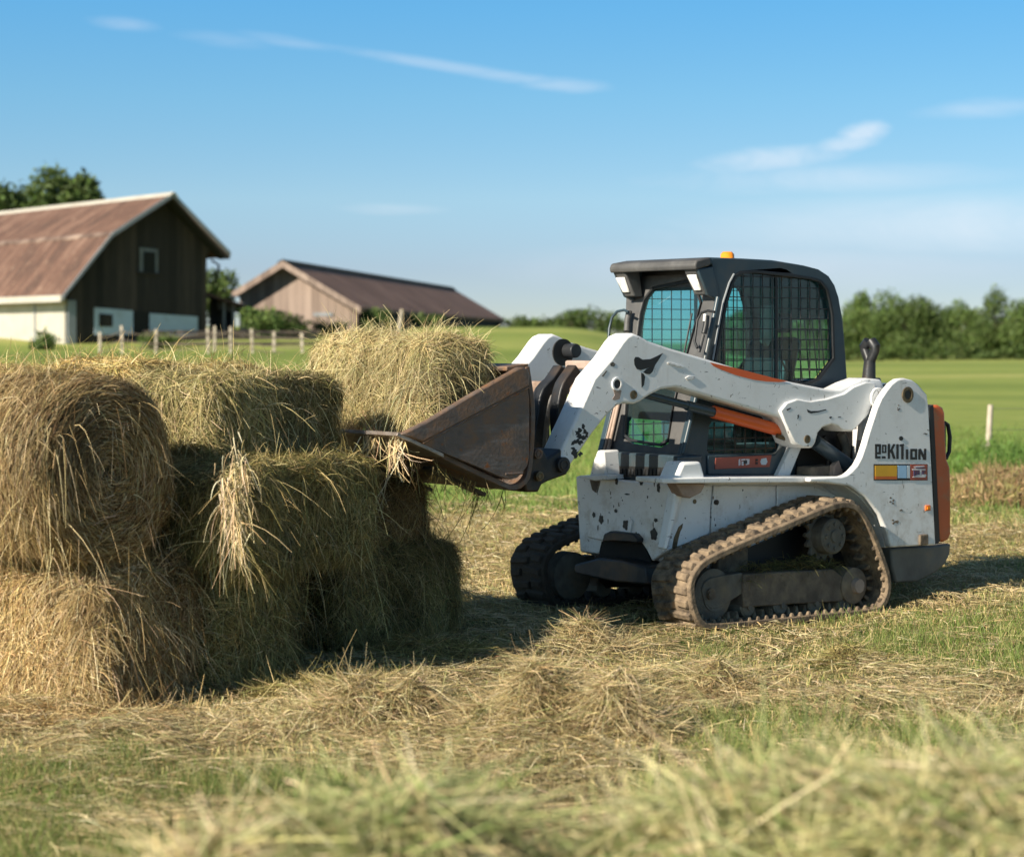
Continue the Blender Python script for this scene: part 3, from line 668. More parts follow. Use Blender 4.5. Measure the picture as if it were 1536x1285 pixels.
# ---- bucket
lip, heel, back = (3.009, 1.207), (2.22, .885), (2.10, 1.545)
shell = [lip, (2.62, 1.035), (2.30, .905), (2.22, .88), (2.14, .90), (2.085, .98), (2.06, 1.30), (2.10, 1.56)]
sh = spline(shell, 40, False)
inner = offset(np.vstack([sh]), 0)
t = np.gradient(sh, axis=0); t /= np.linalg.norm(t, axis=1, keepdims=True); nn = np.stack([t[:, 1], -t[:, 0]], 1)
c = np.array([2.5, 1.35]); s_ = np.sign(((c-sh)*nn).sum(1).mean()); inn = sh+nn*s_*.03; inn[0] = sh[0]+(-.004, .012)
bm = BM(); prism(bm, [tuple(p) for p in np.vstack([sh, inn[::-1]])], 'Y', -.80, .765); bucket = part('bucket', bm, MT['bucket'], loader, .004)
bm = BM(); prism(bm, [(3.03, 1.203), (3.02, 1.222), (2.72, 1.10), (2.72, 1.078)], 'Y', -.81, .80); part('cutting_edge', bm, MT['worn'], bucket, .003)
for pxs in (((633,664.5),(792,580.5)), ((700,693),(793,694))):
    qa, qb = onY(pxs[0], .80), onY(pxs[1], .80); bm = BM(); tube(bm, [(qa[0]+(qb[0]-qa[0])*t, .803+.002*math.sin(t*40), qa[1]+(qb[1]-qa[1])*t) for t in [k/30 for k in range(31)]] if pxs[0][0] < 650 else [(2.30, .80, .975), (2.18, .80, .975)], .007, 6); part('weld_seam', bm, MT['bucket'], bucket)
lower = sY([(600,652),(633,664),(792,580),(794,600),(794,686),(791,698),(784,709),(776,716),(766,719),(748,714),(726,704)], .80)
upper = sY([(600,651),(633,663.5),(792,579.5),(793,562),(790,554),(785,550.5),(777,551),(700,595),(640,631)], .80)
for y0, y1, yb in ((.765, .80, .83), (-.83, -.80, -.835)):
    bm = BM(); prism(bm, lower, 'Y', y0, y1); part('side_plate', bm, MT['bucket'], bucket, .006)
    bm = BM(); prism(bm, upper, 'Y', y0, y1+(.012 if y0 > 0 else .004)); part('side_cutter', bm, MT['bucket'], bucket, .010, 2)
bm = BM(); prism(bm, [(2.12, 1.52), (2.26, 1.535), (2.26, 1.56), (2.10, 1.575)], 'Y', -.80, .76); part('bucket_lip', bm, MT['bucket'], bucket, .006)
bm = BM()
for y in (-.5, 0, .5): box(bm, (2.42, y, .925), (.42, .07, .02), Matrix.Rotation(-.40, 3, 'Y'))
part('wear_strip', bm, MT['steel'], bucket)

# ---- cab
SIDE = [(1068,388),(1100,388),(1160,392),(1205,398),(1228,404),(1243,414),(1252,428),(1258,446),(1264,480),(1268,530),(1271,574),(1246,640),(1200,716),(1018,716),(1023,682),(1059,528),(1076,444),(1073,433)]
WIN = [(1096,424),(1101,413),(1110,407.5),(1132,405.5),(1180,410),(1216,416),(1232,421),(1241.5,433),(1246,450),(1250,472),(1251.5,539),(1229,570),(1208,578),(1120,570),(1074,556),(1071,540),(1078,500),(1087,452)]
LOW = [(1064,638),(1068,632),(1120,636),(1172,644),(1176,652),(1166,677),(1160,680),(1064,680),(1061,676)]
side2, win2, low2 = sY(SIDE, PY1), sY(WIN, PY1), sY(LOW, PY1)
def shrink(P, d):
    c = np.mean(P, 0); return [tuple(c+(np.array(p)-c)*(1-d/np.linalg.norm(np.array(p)-c))) for p in P]
cab = None
for y0, y1, fr in ((PY1-.045, PY1, 1), (PY0, PY0+.045, -1)):
    bm = BM(); prism(bm, side2, 'Y', y0, y1, [win2, low2]); o = part('cab_side', bm, MT['cab'], loader, .008, 2)
    yo = y1 if fr > 0 else y0; yi = y0 if fr > 0 else y1
    ws = shrink(win2, .035)
    bm = BM(); prism(bm, win2, 'Y', yo-fr*.004, yo+fr*.010, [shrink(win2, .022)]); part('window_seal', bm, MT['black'], o, .003)
    bm = BM(); prism(bm, shrink(win2, .02), 'Y', yo-fr*.030, yo-fr*.026); wn = part('window', bm, MT['glass'], o)
    bm = BM(); prism(bm, shrink(low2, .002), 'Y', yo-fr*.034, yo-fr*.030); part('lower_window', bm, MT['glass'], o)
    bm = BM(); xs = [p[0] for p in win2]; zs = [p[1] for p in win2]
    from mathutils.geometry import intersect_point_tri_2d
    def clip(P, axis, v):       # scanline through outline -> spans
        r = []
        for i in range(len(P)):
            a, b = P[i], P[(i+1) % len(P)]
            if (a[axis]-v)*(b[axis]-v) < 0:
                tt = (v-a[axis])/(b[axis]-a[axis]); r.append(a[1-axis]+(b[1-axis]-a[1-axis])*tt)
        r.sort(); return list(zip(r[::2], r[1::2]))
    wp = shrink(win2, .02)
    x = min(xs)+.04
    while x < max(xs):
        for a, b in clip(wp, 0, x): box(bm, (x, yo-fr*.017, (a+b)/2), (.0055, .005, b-a))
        x += .086
    z = min(zs)+.03
    while z < max(zs):
        for a, b in clip(wp, 1, z): box(bm, ((a+b)/2, yo-fr*.0155, z), (b-a, .004, .0055))
        z += .066
    part('window_guard', bm, MT['steel'], o)
    bm = BM(); lp = shrink(low2, .01); x = min(p[0] for p in lp)+.05
    while x < max(p[0] for p in lp):
        for a, b in clip(lp, 0, x): box(bm, (x, yo-fr*.017, (a+b)/2), (.008, .006, b-a))
        x += .09
    z = min(p[1] for p in lp)+.03
    while z < max(p[1] for p in lp):
        for a, b in clip(lp, 1, z): box(bm, ((a+b)/2, yo-fr*.0155, z), (b-a, .005, .008))
        z += .07
    part('lower_guard', bm, MT['steel'], o)
    # sliding pane divider
    xm = onY((1168,480), PY1)[0]
    for a, b in clip(wp, 0, xm): 
        bm = BM(); box(bm, (xm, yo-fr*.024, (a+b)/2), (.022, .012, b-a)); part('pane_divider', bm, MT['black'], o)
    if fr > 0: cab = o
# lit metal edge, its brightness put in as a pale strip, along the window's front post and the door pillar
q = [onY(p, PY1+.006) for p in ((1101,411),(1094,424),(1085,452),(1076,500),(1069,540))]
bm = BM(); tube(bm, [(p[0], PY1+.006, p[1]) for p in q], .007, 8); part('window_trim', bm, MT['trim'], cab)
# recessed panel frame and orange sign low on the side
bm = BM(); dp = sY([(1060,682),(1160,682),(1180,655),(1190,660),(1176,700),(1166,712),(1060,712)], PY1); prism(bm, dp, 'Y', PY1, PY1+.012); part('side_door_lip', bm, MT['cab'], cab, .006)
sg = [A1(p) for p in ((690,1166),(990,1150),(978,1214),(686,1226))]
bm = BM(); prism(bm, sY(sg, PY1+.014), 'Y', PY1+.011, PY1+.016); sgn = part('side_sign', bm, MT['dred'], cab, .002)
def smark(polys, mat, y):
    bm = BM()
    for i, pl in enumerate(polys): prism(bm, sY([A1(p) for p in pl], PY1+.014), 'Y', PY1+y, PY1+y+.0016+i*.0001)
    part('sign_mark', bm, MT[mat], sgn)
smark([((812,1176),(820,1170),(822,1202),(812,1208)), ((826,1172),(848,1170),(848,1178),(826,1180)), ((828,1184),(838,1184),(838,1206),(828,1206)), ((852,1170),(870,1172),(868,1200),(850,1204))], 'dwht', .0158)
smark([((838,1180),(856,1178),(856,1196),(838,1198)), ((902,1172),(914,1171),(914,1182),(902,1183)), ((902,1188),(914,1187),(913,1199),(901,1200))], 'ink', .0176)
smark([((934,1170),(960,1166),(966,1186),(958,1202),(934,1202),(928,1186))], 'dpal', .0158)
# roof and rear
roofp = [(.40, 2.212), (.10, 2.212), (-.17, 2.208), (-.42, 2.185), (-.57, 2.15), (-.68, 2.09), (-.745, 2.0), (-.79, 1.86), (-.76, 1.86), (-.71, 1.98), (-.65, 2.05), (-.55, 2.105), (-.40, 2.14), (-.17, 2.16), (.40, 2.165)]
bm = BM(); prism(bm, [(x+.0, z+.004) for x, z in roofp], 'Y', PY0+.002, PY1-.002); roof = part('cab_roof', bm, MT['cab'], loader, .012, 3)
bm = BM(); rp = lambda y, z: (-.80-(1.86-z)*.14, y, z)
slab(bm, [rp(PY0+.04, .85), rp(PY1-.04, .85), rp(PY1-.04, 1.87), rp(PY0+.04, 1.87)], (1, 0, 0), .03, [[rp(PY0+.10, 1.32), rp(PY1-.10, 1.32), rp(PY1-.10, 1.84), rp(PY0+.10, 1.84)]]); rear = part('cab_rear', bm, MT['cab'], loader)
bm = BM()
for i in range(1, 8): y = PY0+.10+i*.07; tube(bm, [rp(y, 1.32), rp(y, 1.84)], .005, 6)
for i in range(1, 8): tube(bm, [rp(PY0+.10, 1.32+i*.065), rp(PY1-.10, 1.32+i*.065)], .005, 6)
part('rear_guard', bm, MT['steel'], rear)
# front frame on its leaning plane
FO = [(940,412),(1066,404),(1075,444),(1058,528),(1020,684),(900,682),(918,610),(936,510)]
FI = [(956,500),(960,468),(966,446),(979,429),(1037,417.5),(1046,430),(1053,452),(1032,528),(1011,606),(1002,664),(990,671),(945,664),(935,656),(938,607),(951,530)]
fo, fi = [onS(p) for p in FO], [onS(p) for p in FI]
nS = Vector((1, 0, .286)).normalized()
bm = BM(); slab(bm, fo, -nS, .05, [fi]); front = part('door_frame', bm, MT['cabdust'], loader, .010, 2)
bm = BM(); cc = np.mean(fi, 0); slab(bm, [tuple(cc+(np.array(p)-cc)*1.03-np.array(nS)*.022) for p in fi], -nS, .005); part('windscreen', bm, MT['windscreen'], front)
fi2 = [tuple(cc+(np.array(p)-cc)*.955+np.array(nS)*.004) for p in fi]; fi3 = [tuple(cc+(np.array(p)-cc)*.985+np.array(nS)*.004) for p in fi]
bm = BM(); slab(bm, fi3, -nS, .016, [fi2]); part('windscreen_seal', bm, MT['black'], front)
wl = [onS(p, -.012) for p in ((975,530),(1018,524))]
bm = BM(); tube(bm, [onS(p, .012) for p in ((1038,470),(1020,560),(1012,600))], .006, 6); part('wiper', bm, MT['black'], front)
# visor with two work lamps
bm = BM(); prism(bm, [(.38, 2.165), (.505, 2.135), (.515, 2.165), (.50, 2.195), (.38, 2.216)], 'Y', PY0-.01, PY1+.004); visor = part('visor', bm, MT['cabdust'], loader, .010, 2)
for y0, y1 in ((PY1-.125, PY1-.005), (PY0+.0, PY0+.11)):
    bm = BM(); prism(bm, [(.33, 1.985), (.40, 1.985), (.49, 2.14), (.36, 2.16)], 'Y', y0, y1); hs = part('lamp_housing', bm, MT['cabdust'], visor, .010, 2)
    yc = (y0+y1)/2; d = Vector((.09, 0, .155)).normalized(); nl = Vector((.155, 0, -.09)).normalized(); base = Vector((.445, yc, 2.0625))
    u = d*.055; v = Vector((0, .042, 0)); bm = BM(); slab(bm, [base-u-v*.7, base-u+v*.7, base+u+v, base+u-v], nl, .012); part('work_lamp', bm, MT['lens'], hs, .008, 2)
for ys in ((PY1-.03, PY1+.002), (PY0, PY0+.03)):
    bm = BM(); prism(bm, [(.36, 2.16), (.49, 2.14), (.40, 1.985), (.335, 1.96), (.31, 1.98)], 'Y', *ys); part('visor_cheek', bm, MT['cab'], visor, .006)
bm = BM(); q = (.33, 1.98)
tube(bm, [onS(p, .02) for p in ((1077,446),(1068,490),(1060,528),(1044,596),(1024,680))], .016, 10); part('door_post', bm, MT['cab'], loader)
# beacon
bm = BM(); tube(bm, [(-.18, .0, 2.20), (-.18, .0, 2.225), (-.18, 0, 2.228), (-.18, 0, 2.262), (-.18, 0, 2.278)], [.05, .05, .046, .044, .030], 24); part('beacon', bm, MT['amber'], roof, 0, 2, 50)
# grab rail and mirrors
def rail(pxs, off, r, mat, name): 
    P = [onS(p, off) for p in pxs]; bm = BM(); tube(bm, P, r, 10); return part(name, bm, MT[mat], loader)
rail([(913,507),(914,492),(918,476),(926,467),(936,465),(943,468)], .10, .009, 'cab', 'grab_rail'); rail([(944,466),(941,480),(940,497)], .04, .020, 'cabdust', 'hinge')
rail([(1046,522),(1042,512),(1046,480),(1052,469),(1062,466),(1072,468)], .12, .008, 'black', 'grab_rail')
rail([(1060,474),(1059,488),(1056,500)], .09, .018, 'black', 'mirror_arm'); rail([(1058,470),(1057,482)], .10, .012, 'lens', 'latch_plate'); rail([(1055,502),(1050,522),(1048,528)], .07, .012, 'cabdust', 'hinge')
rail([(938,560),(920,640),(912,676)], .02, .012, 'pink', 'door_strip'); rail([(928,590),(913,650),(906,678)], .02, .010, 'pink', 'door_strip')
# cab base below the door
bm = BM(); prism(bm, sX([(899,676),(998,682),(1022,684),(1016,722),(897,716)], .70), 'X', .52, .72); part('cab_base', bm, MT['cab'], loader, .01)
bm = BM()
for i in range(15): q = onX((916+i*5.6, 708), .72); box(bm, (.724, q[0], q[1]-.0), (.010, .022, .04))
part('step_grip', bm, MT['black'], loader, .003)
bm = BM(); prism(bm, sX([(912,698),(1000,701),(1000,717),(912,715)], .72), 'X', .70, .722); part('step_panel', bm, MT['ink'], loader)
# interior
bm = BM(); box(bm, (-.25, .02, .98), (1.0, .70, .06)); part('cab_floor', bm, MT['black'], loader)
seat = empty('seat'); seat.parent = loader
bm = BM(); box(bm, (-.26, .02, 1.13), (.46, .44, .16)); part('seat_cushion', bm, MT['black'], seat, .05, 3)
bm = BM(); prism(bm, [(-.42, 1.18), (-.50, 1.18), (-.66, 1.70), (-.60, 1.74), (-.52, 1.68)], 'Y', -.18, .22); part('seat_back', bm, MT['black'], seat, .04, 3)
bm = BM(); box(bm, (-.62, .02, 1.82), (.07, .24, .13)); part('headrest', bm, MT['black'], seat, .03, 3)
for y in (-.24, .28):
    bm = BM(); box(bm, (-.15, y, 1.30), (.36, .08, .10)); part('armrest', bm, MT['black'], seat, .02)
    bm = BM(); tube(bm, [(.05, y, 1.33), (.08, y, 1.50)], [.014, .024], 10); part('joystick', bm, MT['black'], loader)
bm = BM(); box(bm, (.20, .33, 1.62), (.05, .03, .50)); part('inner_post', bm, MT['black'], loader)
bm = BM(); prism(bm, [(.28, 2.15), (.28, 2.02), (-.35, 2.06), (-.5, 2.10), (-.4, 2.13)], 'Y', PY0+.05, PY1-.05); part('headliner', bm, MT['black'], loader)
bm = BM(); prism(bm, sY([(1144,458),(1158,456),(1160,500),(1150,520),(1142,514)], .2), 'Y', .18, .22); part('instrument_pod', bm, MT['pink'], loader, .01)
# exhaust stack with looped head behind the cab
c = onX((1303, 570), -1.02); bm = BM(); bz = 1.425
tube(bm, [(-1.02, c[0], bz), (-1.02, c[0], bz+.035)], [.085, .075], 20); ex = part('exhaust_base', bm, MT['black'], loader)
bm = BM(); zt = onX((1303, 507), -1.02)[1]; zm = bz+(zt-bz)*.50
tube(bm, [(-1.02, c[0], bz+.02), (-1.02, c[0]+.01, zm)], [.046, .038], 14)
for s in (-1, 1):
    tube(bm, [(-1.02, c[0]+.01, zm-.01), (-1.02, c[0]+.01+s*.046, zm+.07), (-1.02, c[0]+.01+s*.05, zt-.06), (-1.02, c[0]+.01+s*.012, zt-.02)], [.034, .030, .034, .034], 12)
part('exhaust_pipe', bm, MT['steel'], loader)
# ================================================================== HAY BALES
T_ANG = R(57.0); TV = np.array([math.cos(T_ANG), math.sin(T_ANG)]); NV = np.array([TV[1], -TV[0]])   # along the stack / towards camera-right
def superq(c, e1, e2, rnd_axis=1):
    """cube-surface points -> rounded block; axis y is the length axis for round bales"""
    x, y, z = np.abs(c[:, 0]), np.abs(c[:, 1]), np.abs(c[:, 2])
    r = ((x**e1+z**e1)**(e2/e1)+y**e2)**(1/e2)
    return c/r[:, None]
def superq_n(p, e1, e2):
    x, y, z = np.abs(p[:, 0])+1e-4, np.abs(p[:, 1])+1e-4, np.abs(p[:, 2])+1e-4
    s = (x**e1+z**e1)
    g = np.stack([s**(e2/e1-1)*x**(e1-1)*np.sign(p[:, 0]), y**(e2-1)*np.sign(p[:, 1]), s**(e2/e1-1)*z**(e1-1)*np.sign(p[:, 2])], 1)
    return g
def cube_grid(n):
    V = []; F = []; o = 0
    u = np.linspace(-1, 1, n+1); A, B = np.meshgrid(u, u, indexing='ij'); A = A.ravel(); B = B.ravel(); one = np.ones_like(A)
    for ax in range(3):
        for s in (-1, 1):
            c = [None]*3; c[ax] = one*s; c[(ax+1) % 3] = A; c[(ax+2) % 3] = B; V.append(np.stack(c, 1))
            i, j = np.meshgrid(np.arange(n), np.arange(n), indexing='ij'); k = (i*(n+1)+j).ravel()+o
            f = np.stack([k, k+n+1, k+n+2, k+1], 1); F.append(f if s > 0 else f[:, ::-1]); o += (n+1)**2
    return np.vstack(V), np.vstack(F)
CG = cube_grid(26)
def bale_disp(p, hd, seed, amp, flake=None):
    fl = 0. if flake is None else flake[1]*(np.abs(np.sin(math.pi*(p[:, flake[0]]+.35*flake[2]*p[:, 2]+.05*(vnoise(p, 4, seed+50)-.5))/flake[3]))**.6-.75)
    n = vnoise(p, 5.5, seed)-.5; m = vnoise(p, 14, seed+3)-.5; b = vnoise(p, 2.2, seed+9)-.5
    return amp*(1.0*n+.7*m+.75*b)+fl
def bale(name, label, loc, dims, shape=(5, 6), rot=T_ANG, n=13000, cols=HAYC, wts=(3, 2, 3, 2, 2, 1), seed=1, spiral=False, amp=.045, tone=1., vis=None, keep=None, ln=1., flake=None, group='hay bales in the stack', tilt=0.,wid=.0042, fringe=.6):
    rng = np.random.default_rng(seed); e1, e2 = shape; n = int(n*2.25); hd = np.array(dims)/2
    P = superq(CG[0], e1, e2); N = superq_n(P, e1, e2)/hd; N /= np.linalg.norm(N, axis=1, keepdims=True)
    V = P*hd; V = V+N*bale_disp(V, hd, seed, amp, flake)[:, None]-N*.040
    rb = Rib(); core = palette(len(V), [(.05, .037, .015), (.07, .05, .021), (.04, .03, .012)], (1, 1, 1), .2, rng)*tone  # near-black core: shade between the strands put into its colour
    rb.mesh(V, CG[1], core)
    # sample the surface
    areas = np.array([hd[1]*hd[2], hd[1]*hd[2], hd[0]*hd[2], hd[0]*hd[2], hd[0]*hd[1], hd[0]*hd[1]])
    wv = np.array(vis if vis is not None else [1, .25, 1, .25, 0, 1.])            # -x, +x, -y, +y, -z, +z
    pr = areas*wv; pr /= pr.sum()
    face = rng.choice(6, n, p=pr); c = rng.uniform(-1, 1, (n, 3)); ax = face//2; c[np.arange(n), ax] = np.where(face % 2 == 0, -1, 1)
    p = superq(c, e1, e2); Nn = superq_n(p, e1, e2)/hd; Nn /= np.linalg.norm(Nn, axis=1, keepdims=True)
    v = p*hd; v = v+Nn*(bale_disp(v, hd, seed, amp, flake)+rng.uniform(-.050, .016, n))[:, None]
    rnd = rng.normal(size=(n, 3)); down = np.array([0, 0, -1.])
    side = 1-np.abs(Nn[:, 2:3])
    D = rnd*.9+down*1.0*side
    if spiral:                                                       # ends: strands wound round the axis; barrel: round the girth
        tang = np.cross(Nn*0+np.array([0, 1., 0]), v); tang /= np.maximum(np.linalg.norm(tang, axis=1, keepdims=True), 1e-4)
        D = tang*2.2*rng.choice([-1, 1], (n, 1))+rnd*.36+down*.12*side
    else:
        # bundles: neighbouring strands share a direction
        q = np.stack([vnoise(v, 6, seed+20), vnoise(v, 6, seed+21), vnoise(v, 6, seed+22)], 1)-.5
        D = D+q*2.6
    D = D-Nn*(D*Nn).sum(1, keepdims=True); D /= np.linalg.norm(D, axis=1, keepdims=True)
    D = D+Nn*rng.normal(.05, .10, n)[:, None]
    L = (rng.gamma(4, .0165, n)+.018)*ln; Wd = wid*rng.uniform(.5, 1.25, n)
    L = np.minimum(L, np.maximum(v[:, 2]+hd[2], 0)*.9+.035) if not spiral else L
    bend = down*(.28*L*rng.uniform(0, 1, n))[:, None]*(.35+side)-Nn*(L*.16)[:, None]+rng.normal(0, .16, (n, 3))*L[:, None]
    colr = palette(n, cols, wts, .2, rng)*tone
    cl = vnoise(v, 3.3, seed+31)[:, None]; colr = colr*(.45+1.0*cl)
    rb.add(v, D, L, Wd, bend, colr, 3, .7, Nn+rng.normal(0, .33, (n, 3)), rng)
    # hanging fringe and wisps along edges
    m = int(n*.06*fringe); idx = rng.choice(n, m); edge = rng.random(m)
    v2 = v[idx]; N2 = Nn[idx]; D2 = N2*rng.uniform(.15, .75, (m, 1))+rng.normal(0, .55, (m, 3)); up = (N2[:, 2:3] > .5)
    D2 = D2+np.array([0, 0, 1.])*up*rng.uniform(0, .6, (m, 1))
    L2 = rng.gamma(4, .027, m)+.03
    if keep is not None:
        kk = keep(v); v, D, L, Wd, bend, colr, Nn = v[kk], D[kk], L[kk], Wd[kk], bend[kk], colr[kk], Nn[kk]; k2 = keep(v2); v2, N2, D2, up, L2 = v2[k2], N2[k2], D2[k2], up[k2], L2[k2]; n = len(v); m = len(v2)
    rb.add(v2, D2, L2, wid*.8*rng.uniform(.5, 1.2, m), down*(L2*rng.uniform(.4, 1.25, m))[:, None]*np.where(up, .35, 1.)+rng.normal(0, .12, (m, 3))*L2[:, None], palette(m, cols, (3, 4, 2, 1, 1, 3), .15, rng)*tone, 4, .6, None, rng)
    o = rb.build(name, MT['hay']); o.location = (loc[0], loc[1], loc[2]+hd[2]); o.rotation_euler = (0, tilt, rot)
    tag(o, label, 'hay bale', group); return o
def stackpos(corner, along, depth):      # centre from the near lower corner: `along` the wall and `depth` away from camera-right
    return np.array(corner)+TV*along/2-NV*depth/2
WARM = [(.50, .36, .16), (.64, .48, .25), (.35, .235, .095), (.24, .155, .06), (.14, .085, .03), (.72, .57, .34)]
OLIV_SHADE = [(.34, .275, .10), (.46, .37, .16), (.24, .205, .068), (.18, .165, .052), (.095, .07, .024), (.58, .47, .24)]  # olive hay, lowered to carry the stack's shade in its colour
def gp(c): return c[0], c[1], gz1(c[0], c[1])-.02
cB = stackpos((-1.90, 9.72), .72, 1.15)
bale('hay_bale', 'ragged straw bale on the ground under the round bale, its left side sunlit', (*cB, gz1(*cB)-.03), (.72, 1.15, .70), (6, 10), cols=WARM, n=21000, seed=2, amp=.045, vis=(1.3, .1, 1.2, .1, 0, .6), tone=.95, fringe=1.6)
cA = (W(173, 9.86)[0]-NV[0]*.58, 9.86-NV[1]*.58)
bale('round_hay_bale', 'round bale with its coiled end facing right, lying on the ragged straw coloured bale', (cA[0], cA[1], .665), (.88, 1.16, .86), (2.3, 10), rot=R(54), cols=WARM, n=21000, seed=3, spiral=True, amp=.03, ln=1.3, vis=(1.1, .5, 1.3, .1, 0, 1.), tone=.95)
cE = stackpos((-1.44, 10.33), .70, 1.0)
bale('hay_bale', 'square ended olive bale on the ground, shaded, just right of the ragged straw bale', (*cE, gz1(*cE)-.03), (.72, 1.0, .58), (6, 10), cols=OLIV_SHADE, n=13000, seed=4, amp=.05, vis=(.6, .5, 1.5, .1, 0, .8))
cF = stackpos((-.93, 11.4), 1.24, .62)
bale('hay_bale', 'low shaggy green bale on the ground at the end of the stack nearest the loader', (*cF, gz1(*cF)-.03), (1.26, .66, .60), (4.5, 7), cols=OLIV_SHADE, n=15000, seed=5, amp=.075, vis=(.5, 1., 1.5, .1, 0, 1.), tone=.92, fringe=1.5)
cD = stackpos((-1.35, 10.16), 1.20, .66)
bale('hay_bale', 'long olive bale in the middle layer, a bright tuft hanging off its corner', (*cD, .545), (1.22, .68, .565), (5.5, 10), cols=OLIV_SHADE, n=18000, seed=6, amp=.05, flake=(0, .018, -.2, .21), vis=(1., .6, 1.5, .1, 0, 1.))
cC = stackpos((-1.50, 10.58), 1.10, .60)
bale('hay_bale', 'topmost squared bale left of the bucket, top sunlit and long side shaded', (*cC, 1.085), (1.12, .62, .435), (6.5, 9), cols=[(.42,.34,.15),(.55,.45,.22),(.28,.24,.09),(.2,.19,.065),(.12,.09,.035),(.66,.55,.32)], n=17000, seed=7, amp=.04, vis=(1.5, .5, 1.4, .3, 0, 1.5), tone=1.05, flake=(0, .020, .3, .19))
cH = np.array(W(604, 12.0)); cH = cH+TV*.05-NV*.28
bale('hay_bale', 'bale in the shaded gap under the raised bucket', (*cH, .545), (.46, .60, .37), (4, 5), cols=WARM, n=8000, seed=8, amp=.05, vis=(.3, 1., 1.5, .1, 0, .6), tone=.75)  # tone lowered: shade under the bucket put into this hay
cI = np.array(W(55, 11.2)); cJ = np.array(W(325, 12.0))-NV*.12; cK = np.array(W(215, 11.35))-NV*.2
# rear rows of the stack: upper bales and the ones that carry them
bale('hay_bale', 'pale flat topped bale at the left edge behind the round bale', (cI[0], cI[1], 1.09), (1.15, .8, .47), (4, 6), n=12000, seed=9, amp=.06, vis=(1., .2, 1., .3, 0, 2.))
bale('hay_bale', 'pale humped bale behind the gap between the round bale and topmost squared bale', (cK[0], cK[1], 1.09), (.62, .66, .49), (3.2, 5), n=10000, seed=10, amp=.07, vis=(1., .2, 1., .3, 0, 2.))
bale('hay_bale', 'pale bale directly behind the topmost squared bale, only its sunlit top showing', (cJ[0], cJ[1], 1.09), (.78, .60, .45), (4, 6), n=9000, seed=12, amp=.06, vis=(1., .3, 1., .3, 0, 2.))
src = bale('hay_bale', 'bale under the pale bales at the back of the stack', (cI[0], cI[1], gz1(*cI)-.02), (1.1, .8, .56), (4, 6), n=3500, seed=13, amp=.05)
for (c, z) in ((cI, .53), (cK, 0.), (cK, .53), (cJ, 0.), (cJ, .53)):
    o = src.copy(); COL.objects.link(o); o.location = (c[0], c[1], z+.26)
    if c is not cI: o.scale = (.62, .85, 1.)
# the load in the bucket
def mpt(X, Y): return (X0-CY*X+SY*Y, Y0-SY*X-CY*Y)
cG = mpt(2.475, .07)
bale('hay_bale', 'light straw bale lying crosswise in the loader bucket, its long face sunlit', (*cG, 1.205), (.50, 1.20, .52), (6, 7), rot=math.atan2(SY, CY), n=24000, seed=14, amp=.05, cols=[(.52,.42,.20),(.62,.52,.28),(.44,.35,.16),(.36,.33,.14),(.25,.19,.08),(.66,.57,.34)], vis=(1.6, .5, 1.3, .4, 0, 1.4), group=None, fringe=1.2, wid=.0036, flake=(1, .030, 1., .17), keep=lambda v: ~((v[:, 1] < -.50) & (v[:, 2]+1.465 < 1.23+(.53+v[:, 0])*.43+.05)))

# ---- bright tuft on the middle bale, wisps hanging from the bucket
def strand_tuft(name, label, cat, loc, n, spread, dirv, dspread, L, wd, cols, wts, sag, seed, seg=4, group=None):
    rng = np.random.default_rng(seed); rb = Rib()
    P = rng.normal(size=(n, 3))*np.array(spread); D = np.array(dirv)[None]+rng.normal(0, dspread, (n, 3))
    Ls = rng.gamma(5, L/5, n); rb.add(P, D, Ls, wd*rng.uniform(.6, 1.3, n), np.array([0, 0, -1.])*(Ls*sag*rng.uniform(.4, 1.4, n))[:, None]+rng.normal(0, .2, (n, 3))*Ls[:, None], palette(n, cols, wts, .15, rng), seg, .6, None, rng)
    o = rb.build(name, MT['hay']); o.location = loc; return tag(o, label, cat, group)
PALE = [(.62, .47, .25), (.72, .58, .34), (.50, .36, .16), (.78, .66, .44)]
for k, (px, py, d, n, ln) in enumerate(((356, 700, 10.02, 110, .07), (343, 740, 9.98, 90, .10), (357, 790, 9.96, 45, .10))):
    x, y = W(px, d)
    if k == 0:
        rb0 = Rib(); root = (x, y, WZ(py, d))
    rng = np.random.default_rng(40+k); off = np.array([x-root[0], y-root[1], WZ(py, d)-root[2]])
    P = off+rng.normal(size=(n, 3))*np.array((.028, .03, .055)); D = np.array((.1, -.2, -.7))[None]+rng.normal(0, .5, (n, 3)); Ls = rng.gamma(5, ln/5, n)
    rb0.add(P, D, Ls, .0048*rng.uniform(.6, 1.3, n), np.array([0, 0, -1.])*(Ls*.8)[:, None]+rng.normal(0, .2, (n, 3))*Ls[:, None], palette(n, PALE, (2, 3, 1, 2), .12, rng), 4, .6, None, rng)
o = rb0.build('hay_tuft', MT['hay']); o.location = root; tag(o, 'bright dry tuft dangling down the corner of the middle layer bale', 'hay tuft')
rb = Rib(); rng = np.random.default_rng(55); root = np.array([*mpt(2.7, .3), 1.06])
def tops(X): return float(np.interp(X, [2.1, 2.22, 2.30, 2.62, 3.02], [.885, .88, .905, 1.035, 1.20]))
